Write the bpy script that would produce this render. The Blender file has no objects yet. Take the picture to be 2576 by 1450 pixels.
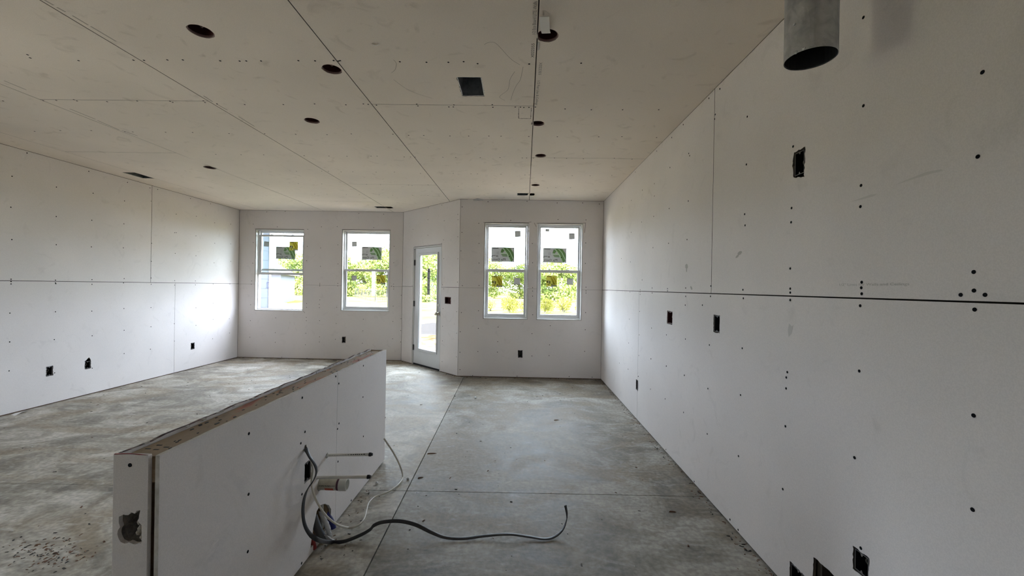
import bpy, bmesh, math, random
from mathutils import Vector, Matrix, Euler
from mathutils.geometry import tessellate_polygon

random.seed(7)
R = random.Random(11)
SC = bpy.context.scene
COL = SC.collection

# ------------------------------------------------------------------ camera
H = 2.743                                   # ceiling height
XR, XL, D1, D2, XC1, XC2 = 1.2824, -5.2015, 6.4469, 7.6695, -0.9262, -2.1484
YB = -3.6                                   # wall behind the camera
CAM = Vector((0, 0, 1.395))
F = 1051.74
yaw, pit, rol = 0.0165, -0.0019, 0.0174
FWD = Vector((-math.sin(yaw) * math.cos(pit), math.cos(yaw) * math.cos(pit), math.sin(pit)))
r0 = Vector((math.cos(yaw), math.sin(yaw), 0)); u0 = r0.cross(FWD)
RGT = math.cos(rol) * r0 + math.sin(rol) * u0
UPV = -math.sin(rol) * r0 + math.cos(rol) * u0
cd = bpy.data.cameras.new('camera'); co = bpy.data.objects.new('camera', cd); COL.objects.link(co)
cd.sensor_width = 36; cd.lens = 36 * F / 2576; cd.clip_start = .02; cd.clip_end = 500
m = Matrix((RGT, UPV, -FWD)).transposed().to_4x4(); m.translation = CAM
co.matrix_world = m
SC.camera = co

# ------------------------------------------------------------------ world, sun, exposure
w = bpy.data.worlds.new('sky'); SC.world = w; w.use_nodes = True
bg = w.node_tree.nodes['Background']
bg.inputs[0].default_value = (.745, .83, 1.0, 1); bg.inputs[1].default_value = 20.0
sd = bpy.data.lights.new('sun', 'SUN'); so = bpy.data.objects.new('sun', sd); COL.objects.link(so)
sd.energy = 40; sd.angle = .01; sd.color = (1, .86, .68)
so.rotation_euler = Vector((.12, .62, -1)).to_track_quat('-Z', 'Y').to_euler()
so.location = (0, -20, 30)
SC.view_settings.view_transform = 'Standard'; SC.view_settings.look = 'None'
SC.view_settings.gamma = 1; SC.view_settings.use_curve_mapping = False
SC.view_settings.exposure = 0.6
SC.cycles.max_bounces = 12; SC.cycles.diffuse_bounces = 7; SC.cycles.transparent_max_bounces = 16; SC.cycles.adaptive_threshold = .08; SC.cycles.caustics_reflective = False; SC.cycles.caustics_refractive = False; SC.cycles.adaptive_min_samples = 16
SC.cycles.sample_clamp_indirect = 30


def portal(name, frame, u0, u1, v0, v1):
    l = bpy.data.lights.new(name, 'AREA'); l.shape = 'RECTANGLE'; l.size = u1 - u0; l.size_y = v1 - v0
    l.cycles.is_portal = True
    o = bpy.data.objects.new(name, l); COL.objects.link(o)
    o.location = frame.pt((u0 + u1) / 2, (v0 + v1) / 2, -.14)
    o.rotation_euler = frame.N.to_track_quat('-Z', 'Y').to_euler()


# ------------------------------------------------------------------ geometry helpers
def ray(px, py):
    return FWD + RGT * ((px - 1288) / F) - UPV * ((py - 725) / F)


def hit(px, py, q, n):
    d = ray(px, py); q = Vector(q); n = Vector(n)
    return CAM + d * ((q - CAM).dot(n) / d.dot(n))


def onx(p, X): return hit(p[0], p[1], (X, 0, 0), (1, 0, 0))
def ony(p, Y): return hit(p[0], p[1], (0, Y, 0), (0, 1, 0))
def onz(p, Z): return hit(p[0], p[1], (0, 0, Z), (0, 0, 1))


class Frame:
    def __init__(s, O, U, V, N): s.O, s.U, s.V, s.N = Vector(O), Vector(U).normalized(), Vector(V).normalized(), Vector(N).normalized()
    def pt(s, u, v, n=0): return s.O + s.U * u + s.V * v + s.N * n
    def uv(s, p, n=0):
        P = hit(p[0], p[1], s.O + s.N * n, s.N) - s.O
        return (P.dot(s.U), P.dot(s.V))
    def rot(s): return s.N.to_track_quat('Z', 'Y').to_euler()


FR = Frame((XR, 0, 0), (0, 1, 0), (0, 0, 1), (-1, 0, 0))
FL = Frame((XL, 0, 0), (0, 1, 0), (0, 0, 1), (1, 0, 0))
FBL = Frame((0, D2, 0), (1, 0, 0), (0, 0, 1), (0, -1, 0))
FBR = Frame((0, D1, 0), (1, 0, 0), (0, 0, 1), (0, -1, 0))
FD = Frame((XC2, D2, 0), (1, -1, 0), (0, 0, 1), (-1, -1, 0))
LD = (Vector((XC1, D1)) - Vector((XC2, D2))).length
FC = Frame((0, 0, H), (1, 0, 0), (0, 1, 0), (0, 0, -1))
FF = Frame((0, 0, 0), (1, 0, 0), (0, 1, 0), (0, 0, 1))
FRE = Frame((0, YB, 0), (1, 0, 0), (0, 0, 1), (0, 1, 0))
XH = -1.040
FH = Frame((XH, 0, 0), (0, 1, 0), (0, 0, 1), (1, 0, 0))

WLOC = {}


def empty(name, loc, label=None, cat=None, group=None, kind=None):
    o = bpy.data.objects.new(name, None); COL.objects.link(o); o.location = loc
    o.empty_display_size = .05
    WLOC[o] = Vector(loc); tag(o, label, cat, group, kind); return o


def tag(o, label=None, cat=None, group=None, kind=None):
    if label: o['label'] = label
    if cat: o['category'] = cat
    if group: o['group'] = group
    if kind: o['kind'] = kind
    return o


class MB:
    def __init__(s): s.v, s.f, s.m = [], [], []; s.mi = 0
    def add(s, vs, fs):
        b = len(s.v); s.v += [Vector(x) for x in vs]
        for f in fs: s.f.append([i + b for i in f]); s.m.append(s.mi)
        return s
    def box(s, fr, u0, u1, v0, v1, n0, n1):
        vs = [fr.pt(u, v, n) for n in (n0, n1) for v in (v0, v1) for u in (u0, u1)]
        return s.add(vs, [(0, 1, 3, 2), (4, 6, 7, 5), (0, 4, 5, 1), (2, 3, 7, 6), (0, 2, 6, 4), (1, 5, 7, 3)])
    def poly(s, fr, outer, holes=(), n0=-.0127, n1=0.0, back=True, edge=None):
        loops = [list(outer)] + [list(h) for h in holes]
        flat = [p for l in loops for p in l]
        tris = tessellate_polygon([[Vector((p[0], p[1], 0)) for p in l] for l in loops])
        N = len(flat)
        vs = [fr.pt(p[0], p[1], n1) for p in flat]; fs = [tuple(t) for t in tris]
        vs += [fr.pt(p[0], p[1], n0) for p in flat]
        if back: fs += [tuple(i + N for i in reversed(t)) for t in tris]
        s.add(vs, fs); base = len(s.v) - len(vs); b = 0
        for l in loops:
            k = len(l)
            for i in range(k):
                j = (i + 1) % k; s.f.append([base + b + i, base + b + j, base + b + j + N, base + b + i + N]); s.m.append(s.mi if edge is None else edge)
            b += k
        return s
    def ring(s, fr, o, i, n0, n1):
        return s.poly(fr, rect(*o), [rect(*i)], n0, n1)
    def tube(s, a, b, r, seg=16, r2=None, cap0=True, cap1=True):
        a, b = Vector(a), Vector(b); d = (b - a).normalized(); r2 = r if r2 is None else r2
        t = Vector((0, 0, 1)) if abs(d.z) < .9 else Vector((1, 0, 0)); x = d.cross(t).normalized(); y = d.cross(x)
        vs = []
        for c, q in ((a, r), (b, r2)):
            for i in range(seg):
                an = 2 * math.pi * i / seg; vs.append(c + (x * math.cos(an) + y * math.sin(an)) * q)
        fs = [(i, (i + 1) % seg, seg + (i + 1) % seg, seg + i) for i in range(seg)]
        if cap0: fs.append(tuple(range(seg))[::-1])
        if cap1: fs.append(tuple(range(seg, 2 * seg)))
        return s.add(vs, fs)
    def lathe(s, c, ax, prof, seg=20):
        c, ax = Vector(c), Vector(ax).normalized()
        t = Vector((0, 0, 1)) if abs(ax.z) < .9 else Vector((1, 0, 0)); x = ax.cross(t).normalized(); y = ax.cross(x)
        vs = []
        for (r, h) in prof:
            for i in range(seg):
                an = 2 * math.pi * i / seg; vs.append(c + ax * h + (x * math.cos(an) + y * math.sin(an)) * max(r, 1e-4))
        fs = []
        for k in range(len(prof) - 1):
            for i in range(seg):
                j = (i + 1) % seg; fs.append((k * seg + i, k * seg + j, (k + 1) * seg + j, (k + 1) * seg + i))
        return s.add(vs, fs)
    def sweep(s, pts, a, b, wide, seg=10):
        """elliptical section a x b swept along pts; wide = list of directions of the wide axis"""
        n = len(pts); vs = []
        for i, p in enumerate(pts):
            d = (pts[min(i + 1, n - 1)] - pts[max(i - 1, 0)]).normalized()
            wv = wide[i] - d * wide[i].dot(d); wv.normalize(); tv = d.cross(wv)
            for k in range(seg):
                an = 2 * math.pi * k / seg
                vs.append(p + wv * (a * math.cos(an)) + tv * (b * math.sin(an)))
        fs = []
        for i in range(n - 1):
            for k in range(seg):
                j = (k + 1) % seg; fs.append((i * seg + k, i * seg + j, (i + 1) * seg + j, (i + 1) * seg + k))
        fs += [tuple(range(seg))[::-1], tuple(range((n - 1) * seg, n * seg))]
        return s.add(vs, fs)
    def build(s, name, mats, parent=None, smooth=False, bevel=0, org=None, flip=True):
        c = sum(s.v, Vector()) / len(s.v); c.z = min(v.z for v in s.v)
        if org is not None: c = Vector(org)
        me = bpy.data.meshes.new(name)
        me.from_pydata([tuple(v - c) for v in s.v], [], s.f)
        if not isinstance(mats, (list, tuple)): mats = [mats]
        for q in mats: me.materials.append(q)
        for p, k in zip(me.polygons, s.m): p.material_index = min(k, len(mats) - 1)
        if flip:
            b = bmesh.new(); b.from_mesh(me); bmesh.ops.recalc_face_normals(b, faces=b.faces); b.to_mesh(me); b.free()
        if smooth:
            for p in me.polygons: p.use_smooth = True
            me.set_sharp_from_angle(angle=math.radians(35))
        o = bpy.data.objects.new(name, me); COL.objects.link(o); o.location = c; WLOC[o] = c.copy()
        if parent:
            o.parent = parent; o.location = c - WLOC[parent]
        if bevel:
            bm_ = o.modifiers.new('bevel', 'BEVEL'); bm_.width = bevel; bm_.segments = 2; bm_.limit_method = 'ANGLE'
        return o


def rect(a, b, c, d): return [(a, c), (b, c), (b, d), (a, d)]


def jag(loop, step=.012, amp=.0022, rr=R):
    out = []
    for i, p in enumerate(loop):
        q = loop[(i + 1) % len(loop)]
        L = math.hypot(q[0] - p[0], q[1] - p[1]); k = max(1, int(L / step))
        for j in range(k):
            t = j / k
            out.append((p[0] + (q[0] - p[0]) * t + rr.uniform(-amp, amp), p[1] + (q[1] - p[1]) * t + rr.uniform(-amp, amp)))
    return out


def circ(c, r, k=28, amp=.002):
    return [(c[0] + (r + R.uniform(-amp, amp)) * math.cos(2 * math.pi * i / k), c[1] + (r + R.uniform(-amp, amp)) * math.sin(2 * math.pi * i / k)) for i in range(k)]


def clip(poly, a, b, c):
    """keep a*x+b*y<=c"""
    out = []
    for i, p in enumerate(poly):
        q = poly[(i + 1) % len(poly)]
        dp, dq = a * p[0] + b * p[1] - c, a * q[0] + b * q[1] - c
        if dp <= 0: out.append(p)
        if (dp < 0 < dq) or (dq < 0 < dp):
            t = dp / (dp - dq); out.append((p[0] + (q[0] - p[0]) * t, p[1] + (q[1] - p[1]) * t))
    return out


def catmull(pts, n=8):
    pts = [Vector(p) for p in pts]; P = [pts[0]] + pts + [pts[-1]]; out = []
    for i in range(1, len(P) - 2):
        a, b, c, d = P[i - 1], P[i], P[i + 1], P[i + 2]
        for k in range(n):
            t = k / n
            out.append(.5 * ((2 * b) + (c - a) * t + (2 * a - 5 * b + 4 * c - d) * t * t + (3 * b - a - 3 * c + d) * t ** 3))
    out.append(pts[-1]); return out


def text(body, fr, u, v, n, height, mat, parent, angle=0.0, mirror=False, width=None, name='lettering'):
    cu = bpy.data.curves.new('lettering', 'FONT'); cu.body = body; cu.size = 1
    t = bpy.data.objects.new('lettering_tmp', cu); COL.objects.link(t)
    dg = bpy.context.evaluated_depsgraph_get(); dg.update()
    me = bpy.data.meshes.new_from_object(t.evaluated_get(dg))
    bpy.data.objects.remove(t); bpy.data.curves.remove(cu)
    xs = [q.co.x for q in me.vertices]; x0, x1 = min(xs), max(xs)
    sy = height / .72; sx = sy if width is None else width / (x1 - x0)
    ca, sa = math.cos(angle), math.sin(angle); vs = []
    for q in me.vertices:
        x = (q.co.x - x0) * sx; y = q.co.y * sy
        if mirror: x = (x1 - x0) * sx - x
        vs.append(fr.pt(u + x * ca - y * sa, v + x * sa + y * ca, n))
    b = MB().add(vs, [tuple(p.vertices) for p in me.polygons]); bpy.data.meshes.remove(me)
    return b.build(name, mat, parent)


# ------------------------------------------------------------------ materials
MATS = {}


def mat(name, col, rough=.6, metal=0.0, spec=.5, trans=0.0):
    mt = bpy.data.materials.new(name); mt.use_nodes = True
    b = mt.node_tree.nodes['Principled BSDF']
    b.inputs['Base Color'].default_value = (*col, 1); b.inputs['Roughness'].default_value = rough
    b.inputs['Metallic'].default_value = metal; b.inputs['Specular IOR Level'].default_value = spec
    MATS[name] = mt; return mt


def nd(mt, t, **kw):
    n = mt.node_tree.nodes.new(t)
    for k, v in kw.items():
        if k.startswith('i_'): n.inputs[k[2:].replace('_', ' ')].default_value = v
        else: setattr(n, k, v)
    return n


def mottled(name, stops, scale, rough=.7, detail=8, dist=0.0, stretch=(1, 1, 1), bump=0.0, bscale=60, spec=.4, metal=0, rough2=None, coord='world'):
    mt = mat(name, stops[0][1], rough, metal, spec); nt = mt.node_tree; L = nt.links.new
    b = nt.nodes['Principled BSDF']
    g = nd(mt, 'ShaderNodeNewGeometry'); mp = nd(mt, 'ShaderNodeMapping'); mp.inputs['Scale'].default_value = stretch
    L(g.outputs['Position'], mp.inputs['Vector'])
    n = nd(mt, 'ShaderNodeTexNoise'); n.inputs['Scale'].default_value = scale; n.inputs['Detail'].default_value = detail
    n.inputs['Distortion'].default_value = dist; n.inputs['Roughness'].default_value = .62
    L(mp.outputs[0], n.inputs['Vector'])
    r = nd(mt, 'ShaderNodeValToRGB'); e = r.color_ramp.elements
    e[0].position, e[0].color = stops[0][0], (*stops[0][1], 1); e[1].position, e[1].color = stops[-1][0], (*stops[-1][1], 1)
    for p, c in stops[1:-1]:
        q = e.new(p); q.color = (*c, 1)
    L(n.outputs['Fac'], r.inputs[0]); L(r.outputs[0], b.inputs['Base Color'])
    if bump:
        n2 = nd(mt, 'ShaderNodeTexNoise'); n2.inputs['Scale'].default_value = bscale; n2.inputs['Detail'].default_value = 4
        L(g.outputs['Position'], n2.inputs['Vector'])
        bp = nd(mt, 'ShaderNodeBump'); bp.inputs['Strength'].default_value = bump; bp.inputs['Distance'].default_value = .003
        L(n2.outputs['Fac'], bp.inputs['Height']); L(bp.outputs[0], b.inputs['Normal'])
    if rough2 is not None:
        mr = nd(mt, 'ShaderNodeMapRange'); mr.inputs['To Min'].default_value = rough; mr.inputs['To Max'].default_value = rough2
        mr.inputs['From Min'].default_value = .3; mr.inputs['From Max'].default_value = .7
        L(n.outputs['Fac'], mr.inputs['Value']); L(mr.outputs[0], b.inputs['Roughness'])
    return mt


def drywall(name, base, smudge, amount):
    """paper-faced gypsum: faint mottle, fine grain and sparse grey scuffs"""
    mt = mat(name, base, .85, 0, .25); nt = mt.node_tree; L = nt.links.new; b = nt.nodes['Principled BSDF']
    g = nd(mt, 'ShaderNodeNewGeometry')
    n1 = nd(mt, 'ShaderNodeTexNoise'); n1.inputs['Scale'].default_value = 1.3; n1.inputs['Detail'].default_value = 2
    n2 = nd(mt, 'ShaderNodeTexNoise'); n2.inputs['Scale'].default_value = 4.5; n2.inputs['Detail'].default_value = 4; n2.inputs['Distortion'].default_value = 2.2
    n3 = nd(mt, 'ShaderNodeTexNoise'); n3.inputs['Scale'].default_value = 260; n3.inputs['Detail'].default_value = 0
    for n in (n1, n2, n3): L(g.outputs['Position'], n.inputs['Vector'])
    m1 = nd(mt, 'ShaderNodeMapRange'); L(n1.outputs['Fac'], m1.inputs['Value'])
    m1.inputs['From Min'].default_value = .3; m1.inputs['From Max'].default_value = .7; m1.inputs['To Min'].default_value = .95; m1.inputs['To Max'].default_value = 1.04
    m3 = nd(mt, 'ShaderNodeMapRange'); L(n3.outputs['Fac'], m3.inputs['Value'])
    m3.inputs['From Min'].default_value = .3; m3.inputs['From Max'].default_value = .7; m3.inputs['To Min'].default_value = .96; m3.inputs['To Max'].default_value = 1.03
    mu = nd(mt, 'ShaderNodeMath', operation='MULTIPLY'); L(m1.outputs[0], mu.inputs[0]); L(m3.outputs[0], mu.inputs[1])
    m2 = nd(mt, 'ShaderNodeMapRange'); L(n2.outputs['Fac'], m2.inputs['Value'])
    m2.inputs['From Min'].default_value = .60; m2.inputs['From Max'].default_value = .78; m2.inputs['To Min'].default_value = 0; m2.inputs['To Max'].default_value = amount
    mx = nd(mt, 'ShaderNodeMix', data_type='RGBA'); mx.inputs[6].default_value = (*base, 1); mx.inputs[7].default_value = (*smudge, 1)
    L(m2.outputs[0], mx.inputs[0])
    vm = nd(mt, 'ShaderNodeVectorMath', operation='SCALE'); L(mx.outputs[2], vm.inputs[0]); L(mu.outputs[0], vm.inputs['Scale'])
    L(vm.outputs[0], b.inputs['Base Color'])
    bp = nd(mt, 'ShaderNodeBump'); bp.inputs['Strength'].default_value = .08; bp.inputs['Distance'].default_value = .001
    L(n3.outputs['Fac'], bp.inputs['Height']); L(bp.outputs[0], b.inputs['Normal'])
    return mt


M_WALL = drywall('drywall_paper', (.735, .695, .675), (.53, .50, .48), .35)
M_CEIL = drywall('drywall_paper_ceiling', (.78, .705, .625), (.50, .435, .365), .55)
M_GYP = mottled('gypsum_core', [(.3, (.42, .40, .36)), (.7, (.62, .60, .56))], 30, .95, bump=.5)
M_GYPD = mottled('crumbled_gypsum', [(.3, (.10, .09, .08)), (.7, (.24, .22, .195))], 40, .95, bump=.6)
M_GYPC = mottled('broken_gypsum_lump', [(.3, (.26, .23, .19)), (.7, (.40, .36, .30))], 40, .95, bump=.6)
M_EDGE = mat('board_edge_paper', (.15, .13, .11), .95)
M_EDGED = mottled('stained_board_edge', [(.38, (.05, .03, .028)), (.5, (.12, .06, .05)), (.62, (.30, .27, .24))], 14, .95)
M_CAV = mat('framing_cavity', (.05, .04, .03), .95)
M_SHEATH = mottled('sheathing_board', [(.3, (.30, .24, .15)), (.7, (.42, .33, .2))], 12, .9)
M_STUD = mottled('framing_lumber', [(.3, (.26, .19, .11)), (.5, (.36, .27, .17)), (.7, (.43, .34, .23))], 5, .8, stretch=(6, .7, 6), dist=.6)
M_STUDD = mottled('dark_olive_stud', [(.3, (.055, .05, .04)), (.7, (.12, .105, .085))], 9, .9)  # darker, olive-brown lumber tone
M_PLATE = mottled('stained_top_plate', [(.33, (.16, .11, .07)), (.42, (.27, .20, .13)), (.54, (.31, .23, .15)), (.60, (.34, .13, .075)), (.68, (.20, .065, .045))], 2.1, .85, stretch=(5, 1.3, 5), dist=.8, bump=.4)
M_SOLE = mottled('sole_plate_wood', [(.3, (.10, .05, .03)), (.7, (.22, .12, .07))], 8, .9)
M_SCREW = mat('black_screw', (.006, .006, .007), .8, 0, .1)
M_BOXK = mat('black_box_plastic', (.010, .010, .012), .55, 0, .3)
M_BOXR = mat('dark_red_box_plastic', (.045, .008, .008), .55, 0, .3)
M_RIM = mat('box_rim_plastic', (.16, .15, .15), .5)
M_RIMR = mat('red_box_rim_plastic', (.22, .10, .09), .5)
M_WIRE = mat('wire_sheath_grey', (.14, .125, .10), .5)
M_VINYL = mat('white_vinyl', (.62, .62, .62), .4)
M_DOOR = mottled('door_primer_paint', [(.3, (.60, .61, .62)), (.7, (.66, .67, .68))], 3, .45)
M_JAMB = mat('white_jamb_board', (.60, .59, .57), .5)
M_NICKEL = mat('satin_nickel', (.55, .50, .42), .3, 1)
M_HINGE = mat('hinge_steel', (.10, .095, .09), .4, .8)
M_DARK = mat('dark_rubber', (.015, .015, .015), .7)
M_GALV = mottled('galvanised_steel', [(.35, (.42, .44, .47)), (.5, (.52, .54, .56)), (.65, (.60, .61, .63))], 26, .34, metal=1, dist=.6, rough2=.5)
M_DUCT = mottled('dusty_duct_metal', [(.35, (.10, .11, .11)), (.65, (.20, .21, .20))], 9, .5, metal=.6)
M_CAN = mat('can_housing_red_brown', (.055, .012, .010), .6, 0, .3)
M_CANRIM = mat('can_rim_metal', (.30, .20, .18), .5, .3)
M_PAPER = mat('white_paper', (.66, .64, .62), .9)
M_PVC = mottled('pvc_cream', [(.35, (.50, .46, .36)), (.65, (.64, .60, .50))], 25, .45)
M_PVCW = mat('pvc_white_cap', (.68, .68, .64), .4)
M_PEX = mat('pex_white', (.74, .73, .69), .35)
M_PRINT = mat('black_print', (.03, .03, .028), .8)
M_PRINTG = mat('grey_print', (.20, .19, .17), .9)
M_ORANGE = mat('orange_red_mark', (.50, .09, .04), .7)
M_PURPLE = mat('primer_stain', (.10, .04, .06), .7)
M_CABLE = mat('dark_grey_cable', (.035, .036, .04), .42)
M_CABLEW = mat('white_cable', (.62, .59, .52), .45)
M_RED = mat('red_pipe', (.28, .03, .03), .5)
M_BLUE = mat('blue_pipe', (.02, .025, .16), .5)
M_GREYP = mat('grey_foam_sleeve', (.09, .095, .10), .8)
M_BAG = mat('white_plastic_film', (.66, .67, .68), .4)
M_GREEN = mat('green_pipe_wrap', (.03, .12, .07), .6)
M_CONC_D = mat('joint_dark', (.05, .045, .04), .95)


def glass(name):
    mt = bpy.data.materials.new(name); mt.use_nodes = True; nt = mt.node_tree; nt.nodes.clear(); L = nt.links.new
    o = nd(mt, 'ShaderNodeOutputMaterial'); t = nd(mt, 'ShaderNodeBsdfTransparent'); t.inputs[0].default_value = (.93, .96, .95, 1)
    g = nd(mt, 'ShaderNodeBsdfGlossy'); g.inputs['Roughness'].default_value = .02
    # Schlick reflectance, the same from both sides of the pane
    ge = nd(mt, 'ShaderNodeNewGeometry'); dt = nd(mt, 'ShaderNodeVectorMath', operation='DOT_PRODUCT'); L(ge.outputs['Incoming'], dt.inputs[0]); L(ge.outputs['Normal'], dt.inputs[1])
    ab = nd(mt, 'ShaderNodeMath', operation='ABSOLUTE'); L(dt.outputs['Value'], ab.inputs[0])
    su = nd(mt, 'ShaderNodeMath', operation='SUBTRACT'); su.inputs[0].default_value = 1; L(ab.outputs[0], su.inputs[1])
    pw = nd(mt, 'ShaderNodeMath', operation='POWER'); pw.inputs[1].default_value = 5; L(su.outputs[0], pw.inputs[0])
    f = nd(mt, 'ShaderNodeMath', operation='MULTIPLY_ADD'); f.inputs[1].default_value = .95; f.inputs[2].default_value = .035; L(pw.outputs[0], f.inputs[0])
    x = nd(mt, 'ShaderNodeMixShader'); L(f.outputs[0], x.inputs[0]); L(t.outputs[0], x.inputs[1]); L(g.outputs[0], x.inputs[2]); L(x.outputs[0], o.inputs[0])
    return mt


M_GLASS = glass('window_glass')


def sticker_mat(name, col, tr):
    mt = bpy.data.materials.new(name); mt.use_nodes = True; nt = mt.node_tree; nt.nodes.clear(); L = nt.links.new
    o = nd(mt, 'ShaderNodeOutputMaterial'); d = nd(mt, 'ShaderNodeBsdfDiffuse'); t = nd(mt, 'ShaderNodeBsdfTranslucent')
    d.inputs[0].default_value = (*col, 1); t.inputs[0].default_value = (*col, 1)
    x = nd(mt, 'ShaderNodeMixShader'); x.inputs[0].default_value = tr
    L(d.outputs[0], x.inputs[1]); L(t.outputs[0], x.inputs[2]); L(x.outputs[0], o.inputs[0]); return mt


TR = .09
S_GREY = sticker_mat('sticker_paper_grey', (.62, .62, .60), TR)
S_GREEN = sticker_mat('sticker_green', (.20, .36, .14), TR)
S_LGREEN = sticker_mat('sticker_light_green', (.58, .80, .50), TR)
S_YEL = sticker_mat('sticker_yellow', (.52, .46, .04), TR)
S_LYEL = sticker_mat('sticker_light_yellow', (.80, .78, .16), TR)
S_BLK = sticker_mat('sticker_black', (.04, .04, .03), .01)
S_MID = sticker_mat('sticker_edge_grey', (.34, .34, .34), TR)


# concrete with trowel swirls, dust and damp-looking tan patches
def concrete(name='concrete_slab', k=1.0):
    mt = mat(name, (.36, .35, .33), .5, 0, .28); nt = mt.node_tree; L = nt.links.new; b = nt.nodes['Principled BSDF']
    g = nd(mt, 'ShaderNodeNewGeometry')
    mp = nd(mt, 'ShaderNodeMapping'); mp.inputs['Scale'].default_value = (.95, 1.25, 1); mp.inputs['Rotation'].default_value = (0, 0, .5)
    L(g.outputs['Position'], mp.inputs['Vector'])
    a = nd(mt, 'ShaderNodeTexNoise'); a.inputs['Scale'].default_value = 1.9; a.inputs['Detail'].default_value = 6; a.inputs['Distortion'].default_value = 1.4; a.inputs['Roughness'].default_value = .62
    L(mp.outputs[0], a.inputs['Vector'])
    r = nd(mt, 'ShaderNodeValToRGB'); e = r.color_ramp.elements
    e[0].position, e[0].color = .30, (.127, .112, .092, 1); e[1].position, e[1].color = .74, (.475, .45, .405, 1)
    for p, c in ((.42, (.203, .184, .152)), (.50, (.285, .262, .22)), (.58, (.365, .342, .30))):
        q = e.new(p); q.color = (*c, 1)
    L(a.outputs['Fac'], r.inputs[0])
    t = nd(mt, 'ShaderNodeTexNoise'); t.inputs['Scale'].default_value = .9; t.inputs['Detail'].default_value = 4; t.inputs['Distortion'].default_value = 2.0
    mp2 = nd(mt, 'ShaderNodeMapping'); mp2.inputs['Location'].default_value = (3.1, 7.7, 0); mp2.inputs['Rotation'].default_value = (0, 0, -.6); mp2.inputs['Scale'].default_value = (.9, 1.4, 1)
    L(g.outputs['Position'], mp2.inputs['Vector']); L(mp2.outputs[0], t.inputs['Vector'])
    tm = nd(mt, 'ShaderNodeMapRange'); tm.inputs['From Min'].default_value = .47; tm.inputs['From Max'].default_value = .62; tm.inputs['To Max'].default_value = .55
    L(t.outputs['Fac'], tm.inputs['Value'])
    mx = nd(mt, 'ShaderNodeMix', data_type='RGBA'); mx.inputs[7].default_value = (.21, .16, .10, 1); L(tm.outputs[0], mx.inputs[0]); L(r.outputs[0], mx.inputs[6])
    # fine dark specks
    s = nd(mt, 'ShaderNodeTexNoise'); s.inputs['Scale'].default_value = 38; s.inputs['Detail'].default_value = 3
    L(g.outputs['Position'], s.inputs['Vector'])
    sm = nd(mt, 'ShaderNodeMapRange'); sm.inputs['From Min'].default_value = .35; sm.inputs['From Max'].default_value = .65; sm.inputs['To Min'].default_value = .80 * k; sm.inputs['To Max'].default_value = 1.14 * k
    L(s.outputs['Fac'], sm.inputs['Value'])
    # pale scratches
    wv = nd(mt, 'ShaderNodeTexNoise'); wv.inputs['Scale'].default_value = 5; wv.inputs['Detail'].default_value = 6; wv.inputs['Distortion'].default_value = 3.5
    mp3 = nd(mt, 'ShaderNodeMapping'); mp3.inputs['Scale'].default_value = (.6, 1.7, 1); mp3.inputs['Rotation'].default_value = (0, 0, .9); L(g.outputs['Position'], mp3.inputs['Vector']); L(mp3.outputs[0], wv.inputs['Vector'])
    wm = nd(mt, 'ShaderNodeMapRange'); wm.inputs['From Min'].default_value = .56; wm.inputs['From Max'].default_value = .72; wm.inputs['To Max'].default_value = .34
    L(wv.outputs['Fac'], wm.inputs['Value'])
    mx2 = nd(mt, 'ShaderNodeMix', data_type='RGBA'); mx2.inputs[7].default_value = (.525, .51, .48, 1); L(wm.outputs[0], mx2.inputs[0]); L(mx.outputs[2], mx2.inputs[6])
    vm = nd(mt, 'ShaderNodeVectorMath', operation='SCALE'); L(mx2.outputs[2], vm.inputs[0]); L(sm.outputs[0], vm.inputs['Scale'])
    L(vm.outputs[0], b.inputs['Base Color'])
    rm = nd(mt, 'ShaderNodeMapRange'); rm.inputs['From Min'].default_value = .3; rm.inputs['From Max'].default_value = .7; rm.inputs['To Min'].default_value = .50; rm.inputs['To Max'].default_value = .75
    L(a.outputs['Fac'], rm.inputs['Value']); L(rm.outputs[0], b.inputs['Roughness'])
    bp = nd(mt, 'ShaderNodeBump'); bp.inputs['Strength'].default_value = .25; bp.inputs['Distance'].default_value = .004
    L(s.outputs['Fac'], bp.inputs['Height']); L(bp.outputs[0], b.inputs['Normal'])
    return mt


M_CONC = concrete('concrete_slab', .95)
M_CONC2 = concrete('dusty_sheen_slab', 1.28)     # slabs left of the long joint: dust, plus sky sheen put into the paler colour

# ------------------------------------------------------------------ openings read off the photograph
WIN = {  # frame, u0, u1, v0, v1
    1: (FBL, -4.895, -3.988, .885, 2.392), 2: (FBL, -3.280, -2.382, .905, 2.402),
    3: (FBR, -.545, .141, .900, 2.388), 4: (FBR, .275, .968, .900, 2.390)}
PDOOR = (.06, .92, 0.0, 2.06)              # glazed side door in the left wall, just outside the frame
DOOR = (.372, 1.250, 0.0, 2.072)          # in the diagonal wall

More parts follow.
